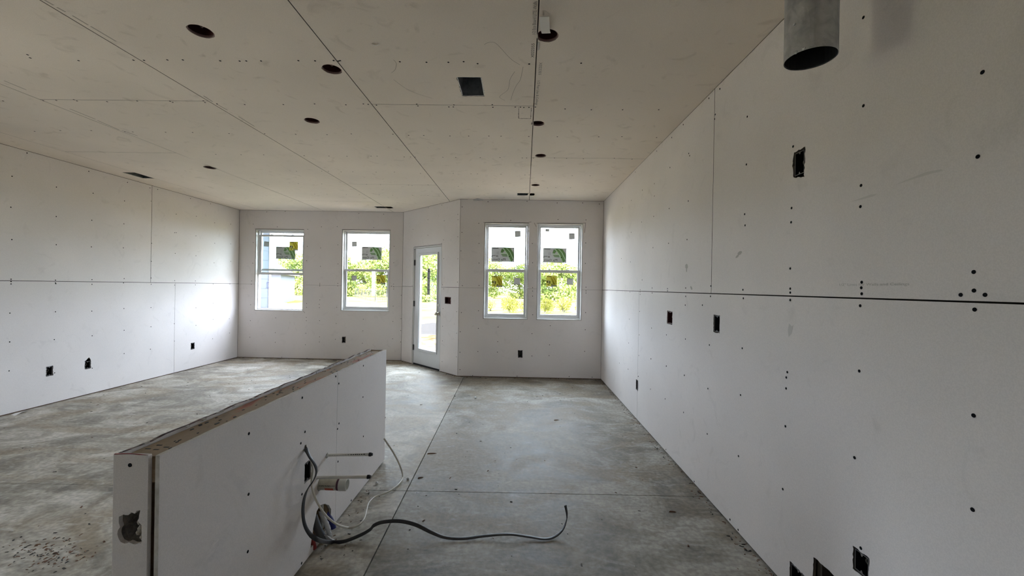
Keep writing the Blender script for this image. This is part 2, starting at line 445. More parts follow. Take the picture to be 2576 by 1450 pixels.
# electrical boxes: wall frame, hole quad in pixels (TL TR BR BL), red?, label
BOX = [
    ('L', FL, [(117, 924), (132.5, 922), (133, 944), (117, 947)], 0, 'black outlet box in the left wall, nearest the photo edge'),
    ('L', FL, [(214, 910), (228, 909), (228, 926), (214, 929)], 0, 'black outlet box under a broken peaked cut in the left wall'),
    ('L', FL, [(480.5, 864), (489, 863), (489, 878), (480.5, 879.5)], 0, 'small black outlet box in the left wall closest to the far corner'),
    ('BL', FBL, [(861, 848), (869, 848), (868.5, 862.5), (860.5, 862.5)], 0, 'black outlet box low in the wall below the second window'),
    ('BR', FBR, [(1304, 882), (1314, 882.5), (1313.5, 900), (1303.5, 899.5)], 0, 'black outlet box low in the far wall below the paired windows'),
    ('D', FD, [(1119.5, 749), (1134, 747.5), (1133.5, 765), (1119.5, 764)], 1, 'square dark red switch box right of the glazed door'),
    ('R', FR, [(1679, 783.5), (1691, 785), (1691, 816), (1678, 814)], 1, 'dark red switch box in the right wall, the middle one of three'),
    ('R', FR, [(1796, 794), (1809.5, 795.5), (1810, 840), (1795.5, 832)], 0, 'tall black switch box in the right wall below the horizontal seam'),
    ('R', FR, [(1997.5, 387), (2022, 375.5), (2022, 433), (1998, 446)], 0, 'black outlet box high on the right wall below the duct pipe'),
    ('R', FR, [(1600, 955.5), (1605, 958.5), (1605, 983), (1600, 979)], 0, 'narrow black outlet box low on the right wall by the far corner'),
    ('R', FR, [(2148, 1379), (2184, 1406), (2183, 1449), (2147, 1441)], 0, 'black outlet box low on the right wall, nearest the camera'),
    ('R', FR, [(1988, 1417), (2024, 1451), (2024, 1500), (1988, 1480)], 0, 'black box at floor level low on the right wall, cut by the photo edge'),
    ('H', FH, [(767, 1168), (783, 1158), (782, 1205), (767, 1213)], 0, 'black outlet box in the half wall behind the dark cable'),
]


def box_uv(fr, quad):
    q = [fr.uv(p) for p in quad]
    return ((q[0][0] + q[3][0]) / 2, (q[1][0] + q[2][0]) / 2, (q[2][1] + q[3][1]) / 2, (q[0][1] + q[1][1]) / 2)


HOLES = {k: [] for k in ('L', 'BL', 'BR', 'D', 'R', 'H', 'C')}
BOXR = []
for key, fr, quad, red, lab in BOX:
    a, b, c, d = box_uv(fr, quad); a, b = min(a, b), max(a, b); c, d = max(.016, min(c, d)), max(c, d)
    BOXR.append((key, fr, a, b, c, d, red, lab))
    loop = jag(rect(a - .004, b + .004, c - .004, d + .004), .010, .0024)
    if 'peaked' in lab:
        loop = jag([(a - .004, c - .004), (b + .004, c - .004), (b + .004, d + .004), ((a + b) / 2 + .012, d + .045), (a - .004, d + .004)], .010, .0024)
    if 'high on' in lab:
        loop = jag([(a - .004, c - .02), (b + .004, c - .004), (b + .012, (c + d) / 2), (b + .004, d + .004), (a - .008, d + .008)], .010, .003)
    HOLES[key].append(loop)
# rectangular duct opening low in the right wall
VENT = (1.645, 1.812, .055, .262)
HOLES['R'].append(jag(rect(*VENT), .012, .0025))

CANS = [((505, 79), .062, 'large dark recessed light can, the leftmost near the camera'), ((835, 175), .060, 'dark recessed light can beside the long diagonal ceiling seam'),
        ((785, 304), .060, 'dark recessed light can, the middle one of the left ceiling row'), ((528, 422), .066, 'small dark recessed light can near the left wall'),
        ((1377, 90), .058, 'dark recessed light can with a paper flap hanging from it'), ((1353, 311), .054, 'dark recessed light can touching the ceiling seam near a square patch'),
        ((1360, 392), .056, 'dark recessed light can beside the cross seam, second farthest of its row'), ((1347, 466), .055, 'farthest small recessed light can near the paired windows')]
CANP = []
for p, r, lab in CANS:
    c = FC.uv(p); CANP.append((c, r, lab)); HOLES['C'].append(circ(c, r))
REG = [((-.426, -.264), (2.688, 2.956), 'square duct opening in the ceiling nearest the camera, dark sheet metal inside'),
       ((-4.965, -4.812), (5.13, 5.42), 'ragged duct opening in the ceiling beside the left wall'),
       ((-2.515, -2.215), (7.15, 7.30), 'narrow duct opening in the ceiling above the second window'),
       ((-.05, .20), (5.985, 6.130), 'narrow duct opening in the ceiling above the paired windows')]
for (a, b), (c, d), lab in REG: HOLES['C'].append(jag(rect(a, b, c, d), .012, .003))
pq = [FC.uv(p) for p in ((1306, 269), (1338, 269.5), (1336.5, 299), (1304.5, 298.5))]
PATCH = (min(p[0] for p in pq), max(p[0] for p in pq) - .004, min(p[1] for p in pq) + .008, max(p[1] for p in pq))
HOLES['C'].append(jag(rect(*PATCH), .012, .002))
# torn hole at the foot of the half wall
nt_ = [FH.uv(p) for p in [(817, 1268), (827, 1271), (833, 1282), (832.5, 1297), (836, 1315), (781, 1381), (783, 1362), (789, 1323), (797, 1287), (805, 1272)]]
HOLES['H'].append(jag([(u, max(v, .014)) for u, v in nt_], .012, .0015))
for p, r in (((768.5, 1126), .012), ((823, 1147), .014), ((806, 1218), .035)):
    HOLES['H'].append(circ(FH.uv(p), r, 18, .003))
HU = [FH.uv(p) for p in ((768.5, 1126), (823, 1147), (798, 1203), (806, 1218))]
HOLES['H'].append(circ(HU[2], .0085, 14, .001))


def inbb(loop, poly):
    cx = sum(p[0] for p in loop) / len(loop); cy = sum(p[1] for p in loop) / len(loop)
    ins = False
    for i, p in enumerate(poly):
        q = poly[(i + 1) % len(poly)]
        if (p[1] > cy) != (q[1] > cy) and cx < (q[0] - p[0]) * (cy - p[1]) / (q[1] - p[1]) + p[0]: ins = not ins
    return ins


def pip(pt, poly): return inbb([pt], poly)


SHEETS = []   # (frame, polygon, object)


def sheet(fr, poly, key, parent, m, t=.0127, em=None):
    hs = [h for h in HOLES.get(key, []) if inbb(h, poly)]
    o = MB().poly(fr, poly, hs, -t, 0, edge=1).build('drywall_sheet', [m, em or M_EDGE], parent)
    SHEETS.append((fr, poly, o)); return o


G = .0028      # half joint gap


def row(u0, u1, v0, v1, ops, top):
    """a sheet row outline notched by openings; top=True: openings hang from its lower edge"""
    if top:
        p = [(u0, v0)]
        for a, b, h in ops: p += [(a, v0), (a, h), (b, h), (b, v0)]
        return p + [(u1, v0), (u1, v1), (u0, v1)]
    p = [(u0, v0), (u1, v0), (u1, v1)]
    for a, b, h in reversed(ops): p += [(b, v1), (b, h), (a, h), (a, v1)]
    return p + [(u0, v1)]


def backing(name, fr, u0, u1, ops, label, out=(-.135, -.10)):
    """sheathing layer with the rough openings; the wall's own mesh"""
    holes = [rect(*o) for o in ops if o[2] > .01]
    doors = [o for o in ops if o[2] <= .01]
    if doors:
        a, b, c, d = doors[0]
        poly = [(u0, -.3), (a, -.3), (a, d), (b, d), (b, -.3), (u1, -.3), (u1, H + .32), (u0, H + .32)]
    else: poly = rect(u0, u1, -.3, H + .32)
    o = MB().poly(fr, poly, holes, out[0], out[1]).build(name, M_CAV)
    tag(o, label, 'wall', None, 'structure')
    # sole plate seen in the gap below the sheets
    spans = [(u0, u1)] if not doors else [(u0, doors[0][0]), (doors[0][1], u1)]
    for a, b in spans:
        MB().box(fr, a, b, 0, .038, -.10, -.0137).build('sole_plate', M_SOLE, o)
    return o


SV = 1.376
BOT = .011
wR = backing('wall_right', FR, YB - .1, D1 + .14, [], 'long right wall of grey drywall sheets with dark joints')
wL = backing('wall_left', FL, YB - .1, D2 + .14, [PDOOR], 'long left wall of grey drywall sheets lit by the windows')
wBL = backing('wall_back_left', FBL, XL - .14, XC2 + .14, [(WIN[1][1] , WIN[1][2], WIN[1][3], WIN[1][4]), (WIN[2][1], WIN[2][2], WIN[2][3], WIN[2][4])], 'far left drywall wall with two separate windows')
wBR = backing('wall_back_right', FBR, XC1 + .0, XR + .14, [WIN[3][1:], WIN[4][1:]], 'far right drywall wall with two windows side by side')
wD = backing('wall_diagonal', FD, -.14, LD + .0, [(DOOR[0], DOOR[1], 0, DOOR[3])], 'angled drywall wall holding the glazed door')
wRE = backing('wall_rear', FRE, XL - .14, XR + .14, [], 'drywall wall behind the camera')
e = .003
for a, b in ((YB, -.85), (-.85, 2.81), (2.81, D1)): sheet(FR, rect(a + G, b - G, SV + G, H - e), 'R', wR, M_WALL)
for a, b in ((YB, -2.84), (-2.84, .82), (.82, 4.48), (4.48, D1)): sheet(FR, rect(a + G * .6, b - G * .6, BOT, SV - G), 'R', wR, M_WALL)
LV = SV - .004
sheet(FL, rect(YB + G, -1.5 - G, LV + G, H - e), 'L', wL, M_WALL)
sheet(FL, row(-1.5 + G, 2.16 - G, LV + G, H - e, [(PDOOR[0], PDOOR[1], PDOOR[3])], True), 'L', wL, M_WALL)
for a, b in ((2.16, 5.82), (5.82, D2)): sheet(FL, rect(a + G, b - G, LV + G, H - e), 'L', wL, M_WALL)
for a, b in ((YB, -1.08), (-1.08, PDOOR[0] + G), (PDOOR[1] - G, 2.58), (2.58, 6.243), (6.243, D2)): sheet(FL, rect(a + G * .6, b - G * .6, BOT, LV - G), 'L', wL, M_WALL)
g2 = .006
o1, o2 = [(WIN[k][1] - g2 * 0, WIN[k][2], WIN[k][4]) for k in (1, 2)], [(WIN[k][1], WIN[k][2], WIN[k][3]) for k in (1, 2)]
sheet(FBL, row(XL + .003, XC2 - .002, SV - .006 + .0012, H - e, o1, True), 'BL', wBL, M_WALL)
sheet(FBL, row(XL + .003, XC2 - .002, BOT, SV - .006 - .0012, o2, False), 'BL', wBL, M_WALL)
o1, o2 = [(WIN[k][1], WIN[k][2], WIN[k][4]) for k in (3, 4)], [(WIN[k][1], WIN[k][2], WIN[k][3]) for k in (3, 4)]
sheet(FBR, row(XC1 + .003, XR - .003, SV + .0012, H - e, o1, True), 'BR', wBR, M_WALL)
sheet(FBR, row(XC1 + .003, XR - .003, BOT, SV - .0012, o2, False), 'BR', wBR, M_WALL)
sheet(FD, row(.004, LD - .001, SV + G, H - e, [(DOOR[0], DOOR[1], DOOR[3])], True), 'D', wD, M_WALL)
sheet(FD, rect(.004, DOOR[0], BOT, SV - G), 'D', wD, M_WALL)
sheet(FD, rect(DOOR[1], LD - .001, BOT, SV - G), 'D', wD, M_WALL)
for a, b in ((XL, -2.6), (-2.6, XR)):
    sheet(FRE, rect(a + G, b - G, SV + G, H - e), 'X', wRE, M_WALL); sheet(FRE, rect(a + G, b - G, BOT, SV - G), 'X', wRE, M_WALL)

# ------------------------------------------------------------------ ceiling
ROOM = [(XL, YB), (XR, YB), (XR, D1), (XC1, D1), (XC2, D2), (XL, D2)]
ce = MB().poly(Frame((0, 0, 0), (1, 0, 0), (0, 1, 0), (0, 0, 1)), [(XL - .5, YB - .4), (XR + .5, YB - .4), (XR + .5, D1 + .45), (XC1 + .19, D1 + .45), (XC2 + .19, D2 + .45), (XL - .5, D2 + .45)], [], H + .30, H + .36).build('ceiling', M_CAV)
tag(ce, 'flat drywall ceiling of grey sheets with dark joints', 'ceiling', None, 'structure')
def c1(y): return .070 + (y - 1.9) * .0143
cols = [(-5.2, -5.2, -4.81, -4.81, []), (-4.81, -4.81, -3.62, -3.62, [4.331, .67, -2.99]), (-3.62, -3.62, -2.337, -2.337, [6.74, 3.080, -.58]),
        (-2.337, -2.337, -1.122, -1.122, [5.574, 1.914, -1.74]), (-1.122, -1.122, c1(YB), c1(D2), [3.105, -.55]), (c1(YB), c1(D2), 1.4, 1.4, [4.337, .68, -2.98])]
for xa0, xa1, xb0, xb1, seams in cols:
    ys = [D2 + 1] + seams + [YB - 1]
    gg = G if xb0 != -4.81 and xa0 != -4.81 else .0015
    for hi, lo in zip(ys[:-1], ys[1:]):
        p = clip(ROOM, 0, 1, hi - G * .7); p = clip(p, 0, -1, -(lo + G * .7))
        L_ = D2 - YB
        ka, kb = (xa1 - xa0) / L_, (xb1 - xb0) / L_
        p = clip(p, -1, ka, -(xa0 + gg - ka * YB)); p = clip(p, 1, -kb, xb0 - gg - kb * YB)
        if len(p) > 2: sheet(FC, p, 'C', ce, M_CEIL)
MB().poly(FC, rect(PATCH[0] + .003, PATCH[1] - .003, PATCH[2] + .003, PATCH[3] - .003), [], -.0127, -.0008).build('drywall_patch', M_CEIL, ce)

for fr, a, b in ((FBL, XL - .5, XC2 + .25), (FBR, XC1 + .25, XR + .5), (FD, .1, LD + .25)):
    MB().box(fr, a, b, H - .02, H + .02, -.52, -.14).build('added_eave_soffit', M_JAMB, ce)  # unseen eaves, added to cut high sky light reaching the walls

# ------------------------------------------------------------------ floor slab with saw joints
fb = MB().poly(FF, [(XL - .15, YB - .15), (XR + .15, YB - .15), (XR + .15, D1 + .15), (XC1 + .06, D1 + .15), (XC2 + .06, D2 + .15), (XL - .15, D2 + .15)], [], -.16, -.035).build('floor', M_CONC_D)
tag(fb, 'bare grey concrete floor with tan stains and saw-cut joints', 'floor', None, 'structure')
RM = [(XL - .14, YB - .14), (XR + .14, YB - .14), (XR + .14, D1 + .14), (XC1 + .06, D1 + .14), (XC2 + .06, D2 + .14), (XL - .14, D2 + .14)]
ja, jb = onz((1165, 953), 0), onz((930, 1420), 0)
sx = (jb.x - ja.x) / (jb.y - ja.y); k0 = ja.x - sx * ja.y      # x = k0 + sx*y
sy = .0128; h0 = 2.787 + 3.509 * sy                             # y = h0 + sy*x
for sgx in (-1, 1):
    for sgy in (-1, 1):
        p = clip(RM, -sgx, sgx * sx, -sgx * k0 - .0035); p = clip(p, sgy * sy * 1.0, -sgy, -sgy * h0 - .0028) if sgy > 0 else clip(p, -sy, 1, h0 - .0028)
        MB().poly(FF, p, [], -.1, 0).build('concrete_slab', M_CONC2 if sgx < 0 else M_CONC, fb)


# ------------------------------------------------------------------ windows
def px_rect(fr, n, x0, x1, y0, y1):
    a = fr.uv((x0, y0), n); b = fr.uv((x1, y1), n); c = fr.uv((x0, y1), n); d = fr.uv((x1, y0), n)
    return ((a[0] + c[0]) / 2, (b[0] + d[0]) / 2, (b[1] + c[1]) / 2, (a[1] + d[1]) / 2)


def stick_plain(fr, n, bx, parent, name='sticker', tilt=0.0):
    a, b, c, d = px_rect(fr, n, *bx)
    cu, cv = (a + b) / 2, (c + d) / 2
    rt = lambda u, v: (cu + (u - cu) * math.cos(tilt) - (v - cv) * math.sin(tilt), cv + (u - cu) * math.sin(tilt) + (v - cv) * math.cos(tilt))
    q = MB(); q.poly(fr, [rt(*p) for p in rect(a, b, c, d)], [], n, n + .0006)
    w_, h_ = b - a, d - c
    q.mi = 1
    q.poly(fr, [rt(*p) for p in rect(a + w_ * .18, b - w_ * .2, d - h_ * .14, d - h_ * .05)], [], n + .0006, n + .0009)
    q.poly(fr, [rt(*p) for p in rect(a, a + w_ * .05, c, d)], [], n + .0006, n + .0008)
    q.poly(fr, [rt(*p) for p in rect(a, b, c, c + h_ * .05)], [], n + .0006, n + .0008)
    return q.build(name, [S_GREY, S_MID], parent)


def stick_arc(fr, n, bx, parent, yellow=False):
    """performance label: striped curved sweep, header bar, small print"""
    a, b, c, d = px_rect(fr, n, *bx); w_, h_ = b - a, d - c
    P = lambda x, y: (a + x * w_, d - y * h_)
    dk, lt = (S_YEL, S_LYEL) if yellow else (S_GREEN, S_LGREEN)
    q = MB(); q.poly(fr, rect(a, b, c, d), [], n, n + .0006)

    def shp(pts, mi, lv):
        q.mi = mi; q.poly(fr, [P(*p) for p in pts], [], n + .0006, n + .0006 + .0002 * lv)
    if not yellow:
        shp([(.50, .04), (.62, .04), (.80, .30), (.96, .86), (.88, .98), (.84, .95), (.70, .45)], 1, 1)
        shp([(.66, .04), (.82, .06), (.95, .35), (.99, .70), (.97, .80), (.80, .30)], 1, 1)
        shp([(.49, .04), (.52, .04), (.72, .45), (.86, .97), (.83, .97), (.68, .47)], 2, 2)
        shp([(.63, .04), (.67, .04), (.82, .30), (.96, .76), (.93, .80), (.79, .32)], 2, 2)
        shp([(.45, .10), (.50, .12), (.57, .22), (.50, .38), (.40, .36)], 1, 1)
        shp([(.40, .40), (.66, .41), (.66, .45), (.40, .44)], 2, 2)
        shp([(.42, .47), (.68, .48), (.68, .54), (.45, .53)], 1, 1)
        shp([(.45, .56), (.70, .56), (.70, .63), (.49, .62)], 1, 1)
        shp([(.05, .05), (.32, .05), (.30, .09), (.05, .09)], 3, 2)
        shp([(.02, .57), (.19, .56), (.19, .59), (.02, .60)], 3, 2)
        shp([(.02, .62), (.05, .62), (.05, .67), (.02, .67)], 3, 2)
        shp([(.22, .57), (.28, .57), (.30, .65), (.21, .65)], 3, 2)
        shp([(.240, .59), (.265, .59), (.275, .63), (.235, .63)], 0, 3)
        shp([(.76, .61), (.80, .61), (.80, .67), (.76, .67)], 3, 3)
        shp([(.24, .30), (.255, .30), (.255, .50), (.24, .50)], 4, 2); shp([(.30, .28), (.315, .28), (.315, .5), (.30, .5)], 4, 2)
        shp([(.97, 0), (1, 0), (1, 1), (.97, 1)], 4, 2); shp([(0, .96), (1, .96), (1, 1), (0, 1)], 4, 2); shp([(.3, 0), (1, 0), (1, .03), (.33, .03)], 4, 1)
    else:
        shp([(.16, .14), (.30, .14), (.55, .40), (.78, .84), (.70, .86), (.56, .55), (.40, .30)], 1, 1)
        shp([(.36, .12), (.50, .12), (.80, .50), (.90, .82), (.72, .82), (.50, .34)], 1, 1)
        shp([(.55, .12), (.72, .12), (.96, .52), (.97, .80), (.92, .76), (.74, .40)], 1, 1)
        shp([(.24, .12), (.30, .14), (.52, .44), (.70, .84), (.64, .84), (.46, .46)], 2, 2)
        shp([(.48, .10), (.54, .11), (.76, .42), (.90, .78), (.85, .78), (.70, .44)], 2, 2)
        shp([(.02, .04), (.10, .04), (.10, .10), (.02, .10)], 3, 2); shp([(.14, .04), (.50, .04), (.46, .10), (.14, .10)], 3, 2)
        shp([(.06, .48), (.14, .46), (.16, .68), (.06, .66)], 3, 3); shp([(.30, .50), (.38, .50), (.38, .76), (.31, .76)], 3, 3)
        shp([(.20, .44), (.27, .44), (.26, .74), (.20, .74)], 4, 3); shp([(.08, .82), (.34, .80), (.34, .84), (.08, .86)], 3, 3)
        shp([(.22, .80), (.26, .80), (.26, .97), (.22, .97)], 3, 3); shp([(.46, .78), (.62, .78), (.62, .84), (.46, .84)], 3, 3)
        shp([(.45, .88), (1, .88), (1, 1), (.45, 1)], 0 + 4, 2); shp([(.86, .92), (.96, .92), (.96, .97), (.86, .97)], 3, 3)
    o = q.build('sticker', [S_LYEL if yellow else S_GREY, dk, lt, S_BLK, S_MID], parent)
    o['label'] = 'square yellow energy label' if yellow else 'green and grey brand label, printed side outward'
    return o, (a, b, c, d)


def brand(fr, n, bb, sash):
    a, b, c, d = bb; w_, h_ = b - a, d - c
    text('Ply Gem', fr, a + w_ * .05, d - h_ * .90, n + .0014, h_ * .15, S_BLK, sash, 0, True, w_ * .56)


STK = {1: dict(lo=[], loarc=[], up=[(664, 677, 608, 620.5)], uparc=[(694, 743, 621, 652)], lo_yel=(728, 750, 608, 630.5)),
       2: dict(up=[(885, 898, 608, 620.5)], uparc=[(910, 960, 621.5, 654)], lo=[(885, 897, 693.5, 706)], lo_yel=(947, 970, 692, 714.5)),
       3: dict(up=[(1295, 1310, 581, 596.5)], uparc=[(1236, 1294, 622.5, 659)], lo=[(1293, 1308.5, 700, 716.5)], lo_yel=(1237, 1264, 694.5, 722)),
       4: dict(up=[(1431, 1446, 587, 602.5), (1372, 1382, 576, 583)], uparc=[(1366, 1425, 624.5, 661)], lo=[(1426, 1442, 701, 717)], lo_yel=(1374, 1401, 694, 721))}
WL = {1: 'white double-hung window, leftmost, with its lower sash pushed up', 2: 'white double-hung window between the leftmost window and the glazed door',
      3: 'white double-hung window, left of the pair right of the door', 4: 'white double-hung window, right of the pair next to the right wall'}
JD = -.062     # how far the vinyl frame sits behind the drywall face
for k in WIN:
    fr, a, b, c, d = WIN[k]
    root = empty('window_%d' % k, fr.pt((a + b) / 2, c, -.06), WL[k], 'window', None, 'structure')
    MB().ring(fr, (a + .005, b - .003, c + .003, d - .004), (a + .013, b - .012, c + .012, d - .012), -.135, -.001).build('jamb', M_JAMB, root)
    i0, i1, j0, j1 = a + .011, b - .011, c + .011, d - .011
    MB().ring(fr, (i0, i1, j0, j1), (i0 + .020, i1 - .020, j0 + .022, j1 - .020), -.135, JD).build('frame', M_VINYL, root, bevel=.002)
    mid = (c + d) / 2 + .005
    e0, e1, f0, f1 = i0 + .020, i1 - .020, j0 + .022, j1 - .020
    S = STK[k]
    # upper sash (outer track)
    nU = -.122
    us = MB().ring(fr, (e0 + .001, e1 - .001, mid - .02, f1 - .001), (e0 + .026, e1 - .026, mid + .018, f1 - .026), nU - .011, nU + .013).build('upper_sash', M_VINYL, root, bevel=.002)
    MB().box(fr, e0 + .024, e1 - .024, mid + .016, f1 - .024, nU - .002, nU + .002).build('pane', M_GLASS, us)
    for q in S['up']: stick_plain(fr, nU + .003, q, us, tilt=R.uniform(-.08, .08))
    for q in S['uparc']:
        o, bb = stick_arc(fr, nU + .003, q, us); brand(fr, nU + .003, bb, us)
    # lower sash (inner track)
    nL = -.092
    lo0, lo1 = f0 + .001, mid + .024
    if k == 1:
        up = (f1 - .062) - lo1; lo0 += up; lo1 += up
    ls = MB().ring(fr, (e0 + .001, e1 - .001, lo0, lo1), (e0 + .034, e1 - .034, lo0 + .044, lo1 - .034), nL - .012, nL + .013).build('lower_sash', M_VINYL, root, bevel=.002)
    MB().box(fr, e0 + .032, e1 - .032, lo0 + .042, lo1 - .032, nL - .002, nL + .002).build('pane', M_GLASS, ls)
    for t in (.27, .73):
        uu = e0 + (e1 - e0) * t
        MB().lathe(fr.pt(uu, lo1, nL), fr.V, [(.0, 0), (.020, 0), (.020, .006), (.012, .010), (.0, .011)], 12).box(fr, uu - .028, uu + .004, lo1 + .004, lo1 + .010, nL + .002, nL + .014).build('sash_lock', M_VINYL, ls)
    MB().box(fr, e0 + .06, e1 - .06, lo0 + .012, lo0 + .018, nL + .013, nL + .020).build('lift_rail', M_VINYL, ls)
    for q in S['lo']: stick_plain(fr, nL + .003, q, ls, tilt=R.uniform(-.06, .06))
    stick_arc(fr, nL + .003, S['lo_yel'], ls, True)
    portal('daylight_portal', fr, a + .02, b - .02, c + .02, d - .02)

a, b, c, d = PDOOR
root = empty('door_2', FL.pt((a + b) / 2, 0, -.05), 'pale glazed side door in the left wall near the camera', 'door', None, 'structure')
MB().poly(FL, [(a + .004, .0), (a + .020, .0), (a + .020, d - .022), (b - .020, d - .022), (b - .020, .0), (b - .004, .0), (b - .004, d - .004), (a + .004, d - .004)], [], -.13, -.002).build('door_frame', M_JAMB, root)
pl = MB().ring(FL, (a + .024, b - .024, .02, d - .026), (a + .13, b - .13, .20, d - .15), -.062, -.018).build('door_panel', M_DOOR, root)
MB().box(FL, a + .128, b - .128, .198, d - .148, -.043, -.037).build('pane', M_GLASS, pl)
MB().lathe(FL.pt(a + .085, .94, -.018), FL.N, [(0, 0), (.032, 0), (.032, .006), (.012, .012), (.011, .034), (.027, .052), (.026, .064), (0, .071)], 18).build('door_knob', M_NICKEL, pl, smooth=True)
portal('daylight_portal', FL, a + .13, b - .13, .20, d - .15)

# ------------------------------------------------------------------ door in the angled wall
a, b, c, d = DOOR
dr = empty('door_1', FD.pt((a + b) / 2, 0, -.05), 'pale grey full-glass entry door in the angled wall', 'door', None, 'structure')
fp = [(a + .004, .0), (a + .020, .0), (a + .020, d - .022), (b - .020, d - .022), (b - .020, .0), (b - .004, .0), (b - .004, d - .004), (a + .004, d - .004)]
MB().poly(FD, fp, [], -.13, -.002).build('door_frame', M_JAMB, dr)
s0, s1, t0, t1 = a + .024, b - .024, .026, d - .026
gl = (s0 + .165, s1 - .125, .300, 1.925)
gl = (.572, 1.102, .296, 1.922)
sl = MB().ring(FD, (s0, s1, t0, t1), gl, -.062, -.018).build('door_panel', M_DOOR, dr, bevel=.002)
MB().ring(FD, (gl[0] - .040, gl[1] + .030, gl[2] - .036, gl[3] + .036), (gl[0] - .010, gl[1] + .004, gl[2] + .004, gl[3] - .004), -.020, -.006).build('glazing_bead', M_DOOR, sl, bevel=.004)
MB().box(FD, gl[0] - .012, gl[1] + .006, gl[2] - .002, gl[3] + .002, -.043, -.037).build('pane', M_GLASS, sl)
tp = px_rect(FD, -.036, 1075, 1081.5, 676, 742)
q = MB(); q.poly(FD, rect(*tp), [], -.0365, -.0359); q.mi = 1
for v in (.10, .36, .62, .8): q.poly(FD, rect(tp[0] + .006, tp[1] - .006, tp[3] - (tp[3] - tp[2]) * (v + .02), tp[3] - (tp[3] - tp[2]) * v), [], -.0359, -.0356)
q.build('sticker', [S_MID, S_BLK], sl)['label'] = 'tall narrow grey label on the door glass'
MB().box(FD, s0, s1, .004, .030, -.058, -.022).build('door_sweep', M_DARK, dr)
MB().box(FD, a + .02, b - .02, .0, .006, -.13, -.004).build('threshold', M_HINGE, dr)
ku, kv = FD.uv((1101, 790), 0)[0] - .004, .938
kn = MB().lathe(FD.pt(ku, kv, -.018), FD.N, [(0, 0), (.032, 0), (.032, .006), (.012, .012), (.011, .034), (.020, .040), (.027, .052), (.026, .064), (.014, .070), (0, .071)], 22).build('door_knob', M_NICKEL, sl, smooth=True)
MB().lathe(FD.pt(ku, kv + .138, -.018), FD.N, [(0, 0), (.027, 0), (.027, .006), (.020, .009), (0, .009)], 22).build('deadbolt_cover', M_PVCW, sl, smooth=True)
MB().box(FD, b - .028, b - .018, kv - .04, kv + .04, -.02, -.001).build('strike_plate', M_HINGE, dr)
for hv in (1.80, 1.075, .30):
    hg = MB().tube(FD.pt(a + .022, hv - .05, -.008), FD.pt(a + .022, hv + .05, -.008), .008, 10)
    hg.box(FD, a + .004, a + .046, hv - .048, hv + .048, -.019, -.014).build('hinge', M_HINGE, dr)
portal('daylight_portal', FD, gl[0], gl[1], gl[2], gl[3])

# ------------------------------------------------------------------ electrical boxes
HALF = {}
for key, fr, a, b, c, d, red, lab in BOXR:
    root = empty('electrical_box', fr.pt((a + b) / 2, c, -.05), lab, 'electrical box', 'recessed electrical boxes')
    mb_, mr_ = (M_BOXR, M_RIMR) if red else (M_BOXK, M_RIM)
    q = MB(); dp = -.062
    q.box(fr, a + .002, a + .005, c + .002, d - .002, dp, -.004).box(fr, b - .005, b - .002, c + .002, d - .002, dp, -.004)
    q.box(fr, a + .002, b - .002, c + .002, c + .005, dp, -.004).box(fr, a + .002, b - .002, d - .005, d - .002, dp, -.004).box(fr, a + .002, b - .002, c + .002, d - .002, dp - .003, dp)
    q.build('box_shell', mb_, root)
    w_ = b - a
    rm = MB().ring(fr, (a + .0015, b - .0015, c + .0015, d - .0015), (a + .0042, b - .0042, c + .0042, d - .0042), -.0042, -.003)
    mu = (a + b) / 2
    for vv, sg in ((c + .004, 1), (d - .004, -1)):
        rm.poly(fr, [(mu - .006, vv), (mu + .006, vv), (mu + .002, vv + sg * .009), (mu - .002, vv + sg * .009)] if sg > 0 else [(mu - .002, vv - .009), (mu + .002, vv - .009), (mu + .006, vv), (mu - .006, vv)], [], -.0042, -.003)
    rm.build('rim', mr_, root)
    for t in (.32, .62):
        p0 = fr.pt(a + w_ * t, d - .012, dp + .01); p1 = fr.pt(a + w_ * (t + .05), (c + d) / 2 + .006, dp + .034); p2 = fr.pt(a + w_ * (t - .1), c + (d - c) * .28, dp + .020); p3 = fr.pt(a + w_ * (t + .14), c + (d - c) * .2, dp + .012)
        pts = catmull([p0, p1, p2, p3], 6)
        MB().sweep(pts, .0034, .0020, [fr.U] * len(pts), 6).build('wire', M_WIRE if not red else M_RIMR, root, smooth=True)

# duct boot behind the rectangular opening low in the right wall
a, b, c, d = VENT
vr = empty('wall_duct_opening', FR.pt((a + b) / 2, c, -.05), 'rectangular duct opening near the floor between two black boxes in the right wall', 'duct')
MB().box(FR, a, b, c, d, -.097, -.094).build('back_panel', M_BOXK, vr)
MB().box(FR, b - .030, b - .003, c, d, -.09, -.016).build('stud', M_STUDD, vr)
MB().box(FR, a + .001, a + .004, c, d, -.09, -.016).build('side_panel', M_DUCT, vr)
g_ = MB()
for i in range(26):
    u, v = a + .02 + R.uniform(-.018, .03), d - .045 - R.uniform(-.02, .06)
    g_.tube(FR.pt(u, v, -.03 - R.random() * .03), FR.pt(u + R.uniform(-.012, .012), v + R.uniform(-.012, .012), -.02), R.uniform(.003, .007), 5)
g_.build('insulation_tuft', M_STUDD, vr)

